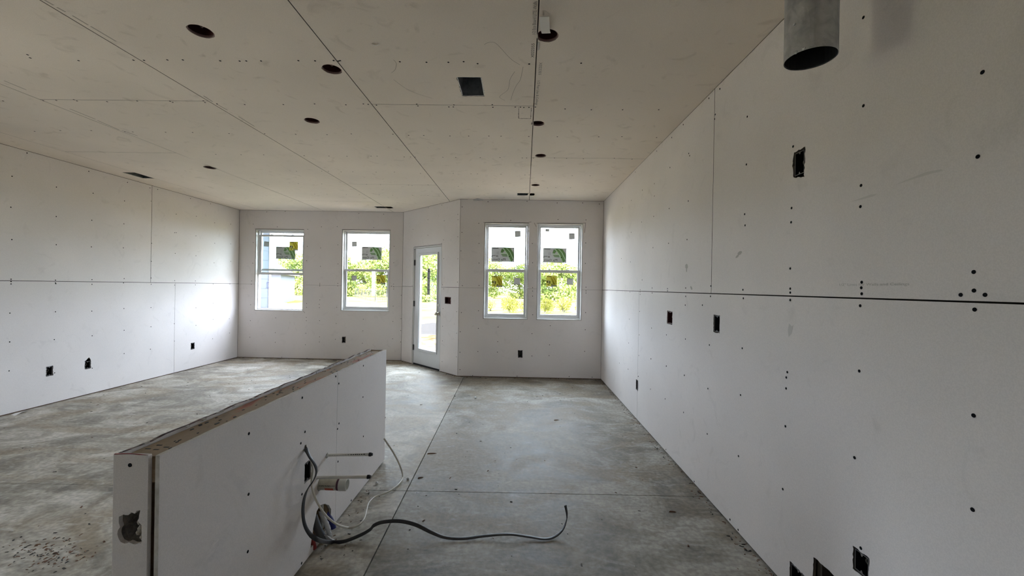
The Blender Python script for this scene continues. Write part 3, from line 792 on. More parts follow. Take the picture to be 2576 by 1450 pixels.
# ------------------------------------------------------------------ ceiling fittings
for (c, r, lab) in CANP:
    root = empty('recessed_light_can', (c[0], c[1], H - .0), lab, 'light fixture', 'recessed ceiling light cans')
    P = Vector((c[0], c[1], H))
    MB().lathe(P, (0, 0, 1), [(r * .97, .0135), (r * .97, .15), (r * .6, .16), (0, .16)], 28).build('housing', M_CAN, root, smooth=True)
    MB().lathe(P, (0, 0, 1), [(r * .985, .002), (r * .985, .012), (r * .93, .012), (r * .93, .002), (r * .985, .002)], 28).build('rim', M_CANRIM, root, smooth=True)
    MB().lathe(P + Vector((r * .2, -r * .1, 0)), (0, 0, 1), [(0, .05), (.017, .05), (.019, .07), (.019, .11), (0, .112)], 14).build('lamp_socket', M_CANRIM, root, smooth=True)
    MB().sweep(catmull([P + Vector((-r * .7, r * .2, .12)), P + Vector((-r * .3, r * .4, .04)), P + Vector((r * .2, r * .1, .05)), P + Vector((r * .3, -r * .1, .11))], 6), .004, .003, [Vector((0, 1, .2))] * 19, 6).build('wire', M_CANRIM, root, smooth=True)
for (a, b), (c, d), lab in REG:
    root = empty('ceiling_duct_boot', ((a + b) / 2, (c + d) / 2, H), lab, 'duct opening', 'duct openings cut in the ceiling')
    q = MB(); z0, z1 = -.16, -.003
    q.box(FC, a + .003, a + .005, c + .003, d - .003, z0, z1).box(FC, b - .005, b - .003, c + .003, d - .003, z0, z1)
    q.box(FC, a + .003, b - .003, c + .003, c + .005, z0, z1).box(FC, a + .003, b - .003, d - .005, d - .003, z0, z1)
    q.build('boot_sides', M_GALV if 'camera' in lab else M_DUCT, root)
    MB().poly(FC, rect(a, b, c, d), [], z0 - .003, z0).build('boot_top', M_DUCT, root)
    MB().ring(FC, (a + .001, b - .001, c + .001, d - .001), (a + .006, b - .006, c + .006, d - .006), -.004, -.002).build('flange', M_GALV, root)
# paper flap and sliver hanging at the nearest can
pts = catmull([onz((1374, 84), H + .004), onz((1372, 77), H - .004), onz((1371, 68), H - .012), onz((1370, 54), H - .022), onz((1369, 42), H - .036)], 6)
tag(MB().sweep(pts, .024, .0007, [Vector((1, .1, 0))] * len(pts), 8).build('paper_flap', M_PAPER, smooth=True), 'torn white paper flap hanging from the ceiling can at the seam', 'paper scrap')
A, B = onz((1355, 106), H), onz((1354, 124), H)
tag(MB().sweep(catmull([A + Vector((0, 0, -.001)), (A + B) / 2 + Vector((0, 0, -.010)), B + Vector((0, 0, -.004))], 6), .006, .0012, [Vector((1, 0, .3))] * 13, 6).build('paper_sliver', M_PAPER, smooth=True), 'small torn paper sliver at the ceiling seam below the can', 'paper scrap')
A = onz((945, 111), H)
tag(MB().sweep(catmull([A + Vector((-.02, .0, -.001)), A + Vector((0, .004, -.006)), A + Vector((.022, -.002, -.002))], 5), .006, .0008, [Vector((0, 1, .3))] * 11, 6).build('paper_sliver', M_PAPER, smooth=True), 'tiny torn paper scrap on the ceiling left of the square duct opening', 'paper scrap')

# round galvanised duct coming down from the ceiling
dcx, dcy, dr_, dz = .972, 1.432, .0765, 2.185
root = empty('vent_pipe', (dcx, dcy, dz), 'round galvanised metal vent pipe hanging from the ceiling by the right wall', 'pipe')
MB().lathe((dcx, dcy, 0), (0, 0, 1), [(dr_, dz), (dr_, H + .05), (dr_ - .0012, H + .05), (dr_ - .0012, dz), (dr_, dz)], 48).build('pipe_shell', M_GALV, root, smooth=True)
an = math.radians(238)
MB().box(Frame((dcx + math.cos(an) * dr_, dcy + math.sin(an) * dr_, 0), (-math.sin(an), math.cos(an), 0), (0, 0, 1), (math.cos(an), math.sin(an), 0)), -.006, .006, dz + .004, H, -.001, .0016).build('lock_seam', M_GALV, root)
MB().lathe((dcx, dcy, 0), (0, 0, 1), [(dr_ - .003, dz + .003), (dr_ - .003, H + .04), (0, H + .04)], 32).build('inner_shade_liner', M_DARK, root)  # black lining put in for the shade inside the pipe
an = math.radians(200)
MB().lathe((dcx + math.cos(an) * dr_, dcy + math.sin(an) * dr_, dz + .10), (math.cos(an), math.sin(an), 0), [(0, .004), (.004, .003), (.005, 0)], 8).build('rivet', M_GALV, root)
for i, (aa, zz) in enumerate(((222, .006), (205, .004))):
    an = math.radians(aa)
    MB().lathe((dcx + math.cos(an) * dr_, dcy + math.sin(an) * dr_, dz + zz), (math.cos(an), math.sin(an), 0), [(0, .003), (.005, .002), (.006, -.001)], 7).build('dent', M_GALV, root)

# ------------------------------------------------------------------ half wall
HY0, HY1, HZ = 1.203, 3.292, .885
hw = MB().box(FF, -1.158, -1.062, HY0 + .30, HY1 - .013, 0, .04).build('wall_half', M_STUD)
tag(hw, 'low drywall half wall with a bare wooden top plate, left of centre', 'half wall', None, 'structure')
SJ = 2.402
top = lambda a, b: [(a, .012), (b, .012), (b, HZ), (a, HZ)]
def ragged(a, b, z0, z1, amp=.003, st=.05):
    k = int((b - a) / st); return [(a, z0), (b, z0)] + [(b - (b - a) * i / k, z1 + (R.uniform(-amp, amp) if 0 < i < k else 0)) for i in range(k + 1)]
sheet(FH, ragged(HY0, SJ - .001, .012, HZ, .0016), 'H', hw, M_WALL, em=M_GYP)
sheet(FH, ragged(SJ + .001, HY1, .012, HZ, .0016), 'H', hw, M_WALL, em=M_GYP)
FHL = Frame((-1.177, 0, 0), (0, 1, 0), (0, 0, 1), (-1, 0, 0))
MB().poly(FHL, ragged(HY0 + .013, 2.40, .012, HZ, .004), [], edge=1).build('drywall_sheet', [M_WALL, M_EDGED], hw)
MB().poly(FHL, ragged(2.404, HY1, .012, HZ, .004), [], edge=1).build('drywall_sheet', [M_WALL, M_EDGED], hw)
FHE = Frame((0, HY0, 0), (1, 0, 0), (0, 0, 1), (0, -1, 0))
hp = [FHE.uv(p) for p in [(300, 1300), (310, 1296), (322, 1296), (330, 1290), (338, 1292), (343, 1286), (352, 1284), (350, 1300), (347, 1310), (355, 1322), (356, 1340), (357, 1352), (355, 1368), (340, 1371), (325, 1366), (312, 1369), (302, 1364), (297, 1350), (295, 1338), (301, 1328), (299, 1312)]]
cap = MB().poly(FHE, [(-1.177, .012), (-1.0735, .012), (-1.0735, HZ - .004), (-1.075, HZ), (-1.177, HZ)], [jag(hp, .006, .0012)], -.0127, 0).build('drywall_end_cap', M_WALL, hw)
SHEETS.append((FHE, [(-1.177, .012), (-1.0735, .012), (-1.0735, HZ), (-1.177, HZ)], cap))
# crumbled gypsum inside the torn hole
gm = MB(); cx = sum(p[0] for p in hp) / len(hp); cy = sum(p[1] for p in hp) / len(hp); rings = 7
vs, fs = [], []
RR = random.Random(5)
for i in range(rings + 1):
    t = 1 - i / rings
    for p in hp:
        vs.append(FHE.pt(cx + (p[0] - cx) * t * 1.08, cy + (p[1] - cy) * t * 1.08, -.0125 + (-.020 * min(1, 2 * (1 - t)) + RR.uniform(-.008, .008) * min(1, 3 * (1 - t)) if i else 0)))
n = len(hp)
for i in range(rings):
    for j in range(n): fs.append((i * n + j, i * n + (j + 1) % n, (i + 1) * n + (j + 1) % n, (i + 1) * n + j))
gm.add(vs, fs).build('broken_gypsum', M_GYPD, hw)
for p, rr_ in (((347, 1318), .011), ((350, 1335), .013), ((342, 1345), .009), ((351, 1357), .008)):
    u, v = FHE.uv(p); q = MB(); q.lathe(FHE.pt(u, v, -.012), (.25, -1, .3), [(0, .011), (rr_ * .6, .009), (rr_, .003), (rr_ * .9, -.004)], 6); q.build('gypsum_chunk', M_GYPC, hw)
# framing
MB().box(FF, -1.156, -1.056, HY0 + .0135, HY1 - .0135, .800, .838).build('lower_top_plate', M_STUD, hw)
MB().box(FF, -1.156, -1.054, HY0 + .0135, HY1 - .0135, .838, .877).build('top_plate', M_PLATE, hw)
MB().box(FF, -1.158, -1.068, HY0 + .046, HY0 + .084, .04, .800).build('end_stud', M_STUD, hw)
MB().box(FF, -1.158, -1.056, HY1 - .0125, HY1, .012, HZ).build('drywall_end_cap', M_WALL, hw)
MB().box(FF, -1.156, -1.068, HY0 + .0135, HY0 + .30, .0, .038).build('sole_plate', M_STUD, hw)
MB().tube((-1.061, HY0 + .022, .04), (-1.061, HY0 + .022, .56), .007, 10).build('green_pipe_strip', M_GREEN, hw, smooth=True)
MB().box(FF, -1.0665, -1.0545, HY0 + .019, HY0 + .03, .54, .70).build('dark_strip', M_CABLE, hw)
for y in (1.6, 2.0, 2.45, 2.85): MB().box(FF, -1.158, -1.058, y + .33, y + .36, .04, .80).build('stud', M_STUD, hw)
# red corner flecks and plaster crumbs on the top edge
q = MB()
for i in range(40):
    y = R.uniform(HY0 + .02, HY1 - .02); x = -1.168 + R.uniform(-.006, .010); s = R.uniform(.001, .004)
    q.box(FF, x - s, x + s, y - s * 2, y + s * 2, HZ - .004, HZ + s * .5)
tag(q.build('plaster_crumbs', M_GYP, hw), None, None, None, 'stuff')
q = MB()
for i in range(60):
    y = R.uniform(HY0 + .05, HY1 - .05); x = R.uniform(-1.15, -1.06); s = R.uniform(.001, .003)
    q.box(FF, x - s, x + s, y - s * 2.5, y + s * 2.5, .8765, .878 + s * .3)
tag(q.build('dark_crumbs', M_DARK, hw), None, None, None, 'stuff')
for x, y in ((-1.135, 1.27), (-1.105, 1.265), (-1.09, 1.285), (-1.125, 1.30)): MB().box(FF, x - .008, x + .008, y - .0025, y + .0025, .8765, .8776).build('nail_slot', M_DARK, hw)
MB().sweep(catmull([Vector((-1.176, HY0 + .002, HZ + .0005)), Vector((-1.13, HY0 + .004, HZ + .002)), Vector((-1.076, HY0 + .002, HZ - .001))], 5), .0022, .0012, [Vector((0, 1, 0))] * 11, 5).build('torn_red_edge', M_RED, hw)

# plumbing stubs out of the half wall
def pex(uv, L, lab, print_):
    y, z = uv; root = empty('water_pipe', (XH - .02, y, z), lab, 'pipe', 'capped water pipes in the half wall')
    MB().tube((XH - .05, y, z), (XH + L, y, z + .012), .0082, 14).build('tube', M_PEX, root, smooth=True)
    MB().tube((XH + L - .004, y, z + .0118), (XH + L + .008, y, z + .0125), .0105, 14).build('cap_ring', M_DARK, root, smooth=True)
    MB().tube((XH + L + .008, y, z + .0125), (XH + L + .016, y, z + .013), .0075, 14).build('cap_tip', M_CABLE, root, smooth=True)
    if print_:
        q = MB(); x = XH + .012
        while x < XH + L - .02:
            l = R.uniform(.004, .011)
            zz = z + .012 * (x - XH) / L
            q.add([(x, y - .0084, zz + .0030), (x + l, y - .0084, zz + .0034), (x + l, y - .0058, zz + .0072), (x, y - .0058, zz + .0068)], [(0, 1, 2, 3)]); x += l + R.uniform(.002, .005)
        q.build('printed_marks', M_PRINT, root)
pex(HU[1], .236, 'thin white capped water pipe with black print, the upper of two', True)
pex(HU[2], .268, 'thin white capped water pipe without print, above the drain stub', False)
y, z = HU[3]
root = empty('drain_pipe', (XH, y, z), 'cream plastic drain stub with a red mark sticking out of the half wall', 'pipe')
MB().lathe((XH - .05, y, z), (1, 0, 0), [(0, 0), (.030, 0), (.030, .165), (.027, .165), (.027, .12), (0, .12)], 28).build('stub', M_PVC, root, smooth=True)
MB().lathe((XH + .105, y, z), (1, 0, 0), [(.0302, 0), (.0325, .001), (.0325, .034), (.029, .040), (.026, .040), (.026, .02), (0, .02)], 28).build('end_cap', M_PVCW, root, smooth=True)
MB().lathe((XH + .094, y, z), (1, 0, 0), [(.0304, 0), (.0309, .002), (.0309, .009), (.0304, .011)], 28).build('primer_band', M_PURPLE, root, smooth=True)
q = MB()
for i in range(6):
    a0, a1 = math.radians(197 + i * 7), math.radians(204 + i * 7)
    q.add([(XH + .035, y + .0303 * math.cos(a0) * 1, z + .0303 * math.sin(a0)), (XH + .080, y + .0303 * math.cos(a0), z + .0303 * math.sin(a0)), (XH + .080, y + .0303 * math.cos(a1), z + .0303 * math.sin(a1)), (XH + .035, y + .0303 * math.cos(a1), z + .0303 * math.sin(a1))], [(0, 1, 2, 3)])
for i in range(8):
    a0, a1 = math.radians(-180 + i * 5), math.radians(-175 + i * 5)
    if i > 9:
        q.add([(XH + .032, y + .0303 * math.cos(a0), z + .0303 * math.sin(a0)), (XH + .078, y + .0303 * math.cos(a0), z + .0303 * math.sin(a0)), (XH + .078, y + .0303 * math.cos(a1), z + .0303 * math.sin(a1)), (XH + .032, y + .0303 * math.cos(a1), z + .0303 * math.sin(a1))], [(0, 1, 2, 3)])
q.build('red_mark', M_ORANGE, root)
q = MB(); x = XH + .006
while x < XH + .085:
    l = R.uniform(.003, .006); a0 = math.radians(178); a1 = math.radians(168)
    q.add([(x, y + .0304 * math.cos(a0), z + .0304 * math.sin(a0)), (x + l, y + .0304 * math.cos(a0), z + .0304 * math.sin(a0)), (x + l + .002, y + .0304 * math.cos(a1), z + .0304 * math.sin(a1)), (x + .002, y + .0304 * math.cos(a1), z + .0304 * math.sin(a1))], [(0, 1, 2, 3)]); x += l + R.uniform(.003, .006)
q.build('printed_marks', M_PRINT, root)

# things stuffed in the torn hole at the foot of the half wall
def tubeobj(name, pts, r, mt, lab, cat, hole=None, mt2=None):
    P_ = catmull(pts, 6); q = MB().sweep(P_, r, r, [Vector((0, 1, .01))] * len(P_), 14)
    o = q.build(name, mt, smooth=True); tag(o, lab, cat); return o
tubeobj('pipe_sleeve', [(XH - .030, 2.20, .160), (XH - .012, 2.195, .120), (XH + .006, 2.20, .070), (XH + .020, 2.215, .026)], .020, M_GREYP, 'grey foam pipe sleeve poking out of the torn hole in the half wall', 'pipe')
tubeobj('red_pipe', [(XH - .030, 2.150, .10), (XH - .010, 2.152, .06), (XH + .000, 2.155, .016)], .012, M_RED, 'dark red pipe end in the torn hole in the half wall', 'pipe')
tubeobj('blue_pipe', [(XH - .03, 2.345, .10), (XH + .004, 2.34, .06), (XH + .022, 2.335, .018)], .014, M_BLUE, 'dark blue pipe end at the foot of the half wall', 'pipe')
tubeobj('white_pipe', [(XH - .04, 2.315, .36), (XH - .036, 2.31, .15), (XH - .03, 2.30, .04)], .009, M_PEX, 'upright white pipe seen inside the torn hole in the half wall', 'pipe')
def film(pts, ws, lab):
    RR = random.Random(len(lab)); P_ = catmull(pts, 6); vs = []; n = len(P_)
    for i, p in enumerate(P_):
        w_ = ws[0] + (ws[1] - ws[0]) * math.sin(math.pi * min(1, i / (n - 1) * .8 + .1))
        for k in range(6):
            t = k / 5 - .5; vs.append(p + Vector((.012 * math.cos(t * 4) + RR.uniform(-.003, .003), t * w_ * 2, RR.uniform(-.003, .003))))
    for v in vs: v.z = max(v.z, .003)
    o = MB().add(vs, [(i * 6 + k, i * 6 + k + 1, i * 6 + k + 7, i * 6 + k + 6) for i in range(n - 1) for k in range(5)]).build('plastic_scrap', M_BAG, smooth=True)
    md = o.modifiers.new('thick', 'SOLIDIFY'); md.thickness = .0012; tag(o, lab, 'plastic scrap')
film([(XH - .012, 2.245, .165), (XH - .004, 2.262, .12), (XH + .012, 2.275, .07), (XH + .026, 2.275, .012)], (.006, .020), 'crumpled white plastic film beside the grey sleeve in the torn hole')
film([(XH + .030, 2.205, .060), (XH + .045, 2.225, .030), (XH + .060, 2.245, .006)], (.003, .012), 'small white plastic shred on the floor at the torn hole')

# loose cables from the half wall
def cable(name, spec, a, b, mt, lab, wides):
    pts = [(onx(p, v) if k == 'x' else onz(p, v) if k == 'z' else ony(p, v)) for p, k, v in spec]
    P_ = catmull(pts, 8); n = len(P_); W = []
    for i in range(n):
        t = i / (n - 1) * (len(wides) - 1); j = min(int(t), len(wides) - 2); W.append(Vector(wides[j]).lerp(Vector(wides[j + 1]), t - j))
    for q in P_: q.z = max(q.z, b + .001)
    o = MB().sweep(P_, a, b, W, 12).build(name, mt, smooth=True); tag(o, lab, 'cable'); return o
dk = [((767, 1127), 'x', XH - .03), ((769, 1131), 'x', XH + .01), ((779, 1150), 'x', XH + .045), ((790, 1166), 'x', XH + .065), ((796, 1186), 'x', XH + .075), ((790, 1207), 'x', XH + .070),
      ((775, 1230), 'x', XH + .06), ((765, 1257), 'x', XH + .06), ((762, 1290), 'x', XH + .07), ((767, 1322), 'x', XH + .085), ((781, 1346), 'x', XH + .105), ((803, 1360), 'x', XH + .135),
      ((830, 1365), 'z', .020), ((865, 1363), 'z', .014), ((905, 1348), 'z', .020), ((930, 1334), 'z', .030), ((942, 1322), 'z', .045), ((965, 1314), 'z', .06), ((1005, 1312), 'z', .07), ((1045, 1321), 'z', .055),
      ((1085, 1340), 'z', .026), ((1120, 1353), 'z', .012), ((1165, 1356), 'z', .008), ((1220, 1349), 'z', .012), ((1280, 1345), 'z', .022), ((1330, 1351), 'z', .012), ((1370, 1357), 'z', .007),
      ((1395, 1351), 'z', .010), ((1415, 1334), 'z', .035), ((1425, 1310), 'z', .075), ((1426, 1293), 'z', .11), ((1422, 1272), 'z', .15)]
cable('flat_cable', dk, .0098, .0028, M_CABLE, 'dark grey flat cable looping from the half wall across the floor',
      [(0, 1, .2), (0, 1, .2), (0, .9, .3), (0, .8, .5), (0, .6, .8), (0, .1, 1), (0, .1, 1), (0, .3, 1), (0, 1, .4), (0, 1, .25), (0, 1, .1), (0, 1, .2), (.8, .6, 0)])
wh = [((767, 1129), 'x', XH - .03), ((770, 1134), 'x', XH + .008), ((782, 1158), 'x', XH + .035), ((787, 1180), 'x', XH + .045), ((784, 1205), 'x', XH + .045), ((784, 1222), 'x', XH + .045), ((790, 1245), 'x', XH + .05), ((802, 1272), 'x', XH + .06),
      ((822, 1300), 'x', XH + .075), ((846, 1319), 'x', XH + .10), ((872, 1328), 'z', .03), ((888, 1328), 'z', .022), ((906, 1319), 'z', .022), ((917, 1304), 'z', .025), ((922, 1285), 'z', .028), ((928, 1266), 'z', .026), ((945, 1250), 'z', .02),
      ((975, 1239), 'z', .012), ((998, 1224), 'z', .008), ((1010, 1210), 'z', .006), ((1013, 1200), 'z', .012), ((1011, 1187), 'y', 2.99), ((1003, 1165), 'y', 2.985), ((990, 1140), 'y', 2.97), ((977, 1120), 'y', 2.955), ((966, 1104), 'y', 2.94)]
cable('white_cable', wh, .0060, .0040, M_CABLEW, 'white cable looping out of the half wall with its end raised', [(0, 1, .3), (0, .8, .6), (0, .3, 1), (0, .6, .8), (1, .6, .3)])

# ------------------------------------------------------------------ drywall screws (positions from the photograph)
me = bpy.data.meshes.new('screw')
q = MB().lathe((0, 0, 0), (0, 0, 1), [(.0062, -.0006), (.0058, .0006), (.0030, .0008), (.0016, .0004), (0, .0003)], 10)
me.from_pydata([tuple(v) for v in q.v], [], q.f); me.materials.append(M_SCREW)
def Zm(x0, y0, s, pts): return [(x0 + x / s, y0 + y / s) for x, y in pts]
SCR = [
 (FL, Zm(0, 340, 2.0145, [(61,209),(137,91),(286,264),(450,184),(472,295),(55,366),(285,413),(465,432),(631,334),(646,240),(760,268),(799,276),(628,450),(766,335),(965,322),(1067,349),(893,401),(995,412),(1088,445),(1169,452),(768,466),(60,530),(285,556),(463,567),(625,572),(768,549),(885,495),(893,495),(993,511),(1088,549),(1169,552),(888,600),(993,612),(1085,648),(1169,640),(767,640),(56,731),(56,743),(56,755),(281,736),(281,750),(283,754),(466,733),(466,757),(629,728),(626,750),(766,725),(766,757),(885,738),(885,761),(990,740),(990,760),(1080,755),(1165,755),(50,903),(281,896),(465,893),(628,880),(765,875),(886,862),(993,876),(1080,853),(49,1049),(275,1037),(467,1018),(629,990),(765,972),(883,957),(993,965),(1080,934),(1162,932),(46,1196),(277,1206),(467,1182),(629,1108),(762,1086),(884,1045),(882,1132),(1077,1033),(1163,1004)])),
 (FR, Zm(1500, 200, 1.8133, [(514,86),(564,43),(540,181),(543,160),(689,170),(536,299),(685,388),(898,306),(344,265),(276,327),(397,206),(422,338),(426,348),(336,402),(178,423),(265,476),(210,505),(534,453),(420,555),(160,552),(120,586),(265,532),(333,589),(262,625),(207,651),(159,698),(530,606),(677,615),(679,666),(891,587),(889,652),(527,790),(330,748),(259,768),(414,731),(156,833),(115,818),(885,863),(523,943),(521,990),(209,915),(255,952),(325,955),(325,965),(408,952),(200,960),(200,970),(200,981),(154,970),(255,975),(408,990),(406,1030),(669,960),(671,999),(885,955),(885,973),(885,1007),(198,1059),(151,1094),(252,1135),(196,1166),(320,1166),(407,1185),(148,1203),(516,1212),(666,1227),(250,1275),(320,1308),(402,1350),(145,1322),(192,1355),(194,1260),(484,1030)])
   + Zm(1900, 120, 1.8595, [(1063,115),(506,272),(1041,510),(495,645),(492,744),(1022,1050),(1023,1137),(961,1157),(1075,1157),(1026,1226),(498,1098),(496,1124),(498,1152),(491,1208)])
   + Zm(1450, 900, 2.2877, [(1214,84),(1208,115),(1207,178),(1203,396),(1188,758),(1628,78),(2286,334),(1601,577),(2280,876),(1637,1098),(757,179),(945,216),(933,568),(753,440),(621,103),(511,238),(617,316),(517,50),(426,182),(429,8),(355,110),(298,67),(248,32),(515,530),(678,714),(884,933),(931,992)]) + [(2172, 44)]),
 (FC, Zm(0, 0, 3.3895, [(235,467),(258,494),(670,517),(1138,513),(1228,514),(1427,511),(1559,511),(1878,519),(2043,521),(2100,520),(2226,520),(26,861),(367,858),(480,856),(630,850),(656,861),(875,854),(913,867),(1170,862),(1450,864),(1472,873),(1735,860),(1748,874),(2086,892),(2416,892),(1850,885),(514,1114),(778,1114),(1132,1125),(1065,1123),(1412,1128),(1642,1130),(1953,1139),(2520,1145),(2257,1140),(1840,1317),(2055,1319),(2248,1320),(295,1120)])
   + Zm(740, 100, 3.3895, [(36,178),(178,180),(336,177),(378,182),(392,178),(901,188),(1128,192),(1315,192),(1445,187),(1564,204),(2004,207),(2447,200),(174,547),(441,555),(590,547),(631,551),(702,558),(1045,549),(1055,564),(1173,555),(1319,573),(1362,556),(1357,573),(1433,558),(1689,554),(1694,576),(1885,574),(1930,575),(1958,578),(2002,577),(2057,574),(2310,590),(2534,597),(14,807),(280,810),(487,803),(842,806),(976,815),(1105,816),(1328,821),(1488,822),(1660,822),(1764,823),(2001,825),(2244,828),(85,988),(297,992),(450,994),(655,993),(707,993),(938,1000),(992,1001),(1032,1002),(1268,1003),(1378,1004),(1587,1006),(1755,1005),(1945,1008),(1982,1008),(2040,1010),(2220,1009),(2323,1013),(2466,1015),(20,1122),(235,1120),(291,1123),(400,1127),(500,1126),(699,1130),(854,1129),(1077,1141),(1132,1138),(1356,1140),(1508,1144),(1563,1144),(1763,1148),(1968,1153),(2004,1153),(2117,1157),(2371,1160),(2524,1161),(35,1227),(235,1230),(617,1234),(736,1236),(872,1236),(976,1240),(1005,1244),(1141,1238),(1400,1250),(1570,1252),(1785,1256),(2160,1264),(2230,1262),(2356,1263),(175,1317),(280,1318),(445,1320),(555,1323),(725,1325),(840,1326),(1010,1326),(1140,1328)])
   + Zm(1500, 200, 1.8133, [(120,138),(285,138),(11,262),(117,261),(275,265),(82,360),(163,364),(71,438)])),
 (FBL, Zm(580, 490, 3.2956, [(301,143),(453,139),(1063,156),(1270,162),(188,245),(388,267),(640,288),(753,267),(884,265),(1187,273),(188,397),(636,429),(747,442),(890,416),(1356,428),(184,568),(631,548),(745,594),(891,575),(1353,565),(175,716),(172,744),(740,736),(740,748),(740,759),(889,736),(889,757),(1352,742),(1352,764),(1352,783),(1333,759),(167,913),(740,873),(735,909),(736,938),(630,903),(630,935),(880,935),(1348,924),(164,1046),(373,1022),(628,1018),(628,1046),(738,1046),(876,1069),(1101,1033),(1346,1051),(371,1145),(624,1150),(738,1180),(1097,1130),(1410,1127),(160,1183),(371,1225),(621,1245),(736,1222),(869,1200),(1093,1233),(1344,1196),(1410,1222),(424,1348),(633,1358),(1413,1030),(1415,835)])),
 (FBR, Zm(980, 490, 3.0214, [(552,93),(748,54),(1045,50),(1274,63),(1468,63),(1595,72),(550,287),(678,218),(921,196),(1280,189),(1493,192),(680,371),(1085,372),(1491,367),(543,428),(680,520),(1087,518),(1488,523),(553,692),(680,691),(1087,707),(1087,733),(1087,772),(1493,704),(1493,732),(1493,748),(546,897),(676,883),(1088,914),(1490,897),(537,1043),(675,1017),(825,1007),(1083,1057),(1222,997),(1487,1028),(822,1118),(1216,1142),(535,1199),(671,1193),(820,1198),(1082,1227),(1212,1224),(1483,1192),(535,1331),(631,1376),(969,1380),(1365,1384),(1540,1388)])),
 (FD, Zm(980, 490, 3.0214, [(519,150),(520,190),(519,320),(291,190),(415,198),(178,264),(291,308),(410,344),(398,79),(295,100),(412,487),(519,488),(516,665),(403,686),(413,717),(406,866),(510,890),(403,1001),(509,1054),(402,1112),(399,1270),(508,1233),(172,690),(172,1075)])),
 (FH, Zm(250, 860, 2.4573, [(924,569),(922,944),(917,1299),(1254,347),(1252,944),(1250,1371),(1271,558),(1245,629),(1632,149),(1629,343),(1632,586),(1480,259),(1461,215),(1481,506),(1472,540),(1475,742),(1557,982),(1767,470)])),
 (FHE, [(327, 1171)]),
]
for fr, pts in SCR:
    rot = fr.rot()
    for p in pts:
        u, v = fr.uv(p)
        par = None
        for f2, poly, ob in SHEETS:
            if f2 is fr and pip((u, v), poly): par = ob; break
        if par is None: continue
        o = bpy.data.objects.new('screw', me); COL.objects.link(o)
        o.parent = par; o.location = fr.pt(u, v, .0003) - WLOC[par]; o.rotation_euler = rot

# ------------------------------------------------------------------ factory print on the boards
def sheet_at(fr, u, v):
    for f2, poly, ob in SHEETS:
        if f2 is fr and pip((u, v), poly): return ob
def print_px(body, fr, p0, p1, h, m=M_PRINTG):
    a, b = fr.uv(p0), fr.uv(p1); L_ = math.hypot(b[0] - a[0], b[1] - a[1]); an = math.atan2(b[1] - a[1], b[0] - a[0])
    # seen from below the ceiling frame is mirrored, so flip there
    return a, L_, an
def print_dir(body, fr, p0, p1, pt_, m):
    """baseline p0->p1, letters rise towards pixel pt_"""
    A, B, T = Vector(fr.uv(p0)), Vector(fr.uv(p1)), Vector(fr.uv(pt_))
    d = (B - A); L_ = d.length; d.normalize(); up = (T - A) - d * (T - A).dot(d); hh = up.length; up.normalize()
    g = Frame(fr.pt(*A), fr.U * d.x + fr.V * d.y, fr.U * up.x + fr.V * up.y, fr.N)
    text(body, g, 0, 0, .0006, hh, m, sheet_at(fr, *A), width=L_, name='board_print')
print_dir('1/2 Eco Board LITE-Walls', FC, (1347, 86), (1351.5, 3), (1338, 86), M_PRINTG)
print_dir('X022355', FC, (1343, 145), (1345, 109), (1335, 145), M_PRINTG)
print_dir('X022355', FC, (1357, 157), (1354.5, 188), (1364.5, 157), M_PRINTG)
print_dir('1/2 For Use & Ceilings', FC, (1352, 203), (1347, 264), (1359, 203), M_PRINTG)
M_PRINTF = mat('faded_grey_print', (.40, .39, .37), .9)
print_dir('1/2" Lines for Walls and Ceilings', FR, (2112, 719.5), (2288, 718), (2112, 713.5), M_PRINTF)

# putty smears, scuffs, pencil lines and over-cuts on the boards
M_SMEAR = mat('grey_putty_smear', (.44, .425, .40), .9)
M_SCUFF = mat('faint_scuff', (.60, .575, .55), .9)
M_PENCIL = mat('pencil_grey', (.40, .36, .31), .9)
def blob(fr, pts, m, name, n=.0005):
    uv = [fr.uv(p) for p in pts]; o = MB().poly(fr, uv, [], 0, n).build(name, m, sheet_at(fr, sum(u for u, v in uv) / len(uv), sum(v for u, v in uv) / len(uv))); return o
def oval(c, rx, ry, k=14, tilt=0.0, j=.15):
    return [(c[0] + rx * (1 + R.uniform(-j, j)) * math.cos(2 * math.pi * i / k) + tilt * ry * math.sin(2 * math.pi * i / k), c[1] + ry * (1 + R.uniform(-j, j)) * math.sin(2 * math.pi * i / k)) for i in range(k)]
for c, rx, ry, tl in (((1727, 671), 3.2, 6.5, 0), ((1727, 680), 1.2, 5, 0), ((1861, 637), 5, 5, -.5), ((1855, 645), 3, 5, -.6), ((1739, 725), 2, 5, .3)):
    blob(FR, oval(c, rx, ry, 14, tl), M_SMEAR, 'putty_smear')
for pts in ([(2140, 508), (2165, 499), (2190, 490), (2206, 488), (2200, 493), (2170, 502)], [(2248, 467), (2290, 449), (2330, 433), (2368, 426), (2372, 430), (2340, 438), (2300, 450)], [(1985, 815), (1992, 822), (1996, 818), (1991, 840), (1984, 848), (1982, 832)]):
    blob(FR, pts, M_SCUFF, 'scuff_mark')
def line(fr, pts, w, m, name='pencil_line', n=.0004):
    uv = [fr.uv(p) for p in pts]; vs = []; P_ = catmull([Vector((u, v, 0)) for u, v in uv], 4) if len(uv) > 2 else [Vector((u, v, 0)) for u, v in uv]
    for i, p in enumerate(P_):
        d_ = (P_[min(i + 1, len(P_) - 1)] - P_[max(0, i - 1)]).normalized(); t_ = Vector((-d_.y, d_.x, 0)) * w
        vs += [fr.pt(*(p - t_)[:2], n), fr.pt(*(p + t_)[:2], n)]
    par = sheet_at(fr, *P_[len(P_) // 2][:2]) or sheet_at(fr, *P_[0][:2])
    if par is None: return
    MB().add(vs, [(2 * i, 2 * i + 1, 2 * i + 3, 2 * i + 2) for i in range(len(P_) - 1)]).build(name, m, par)
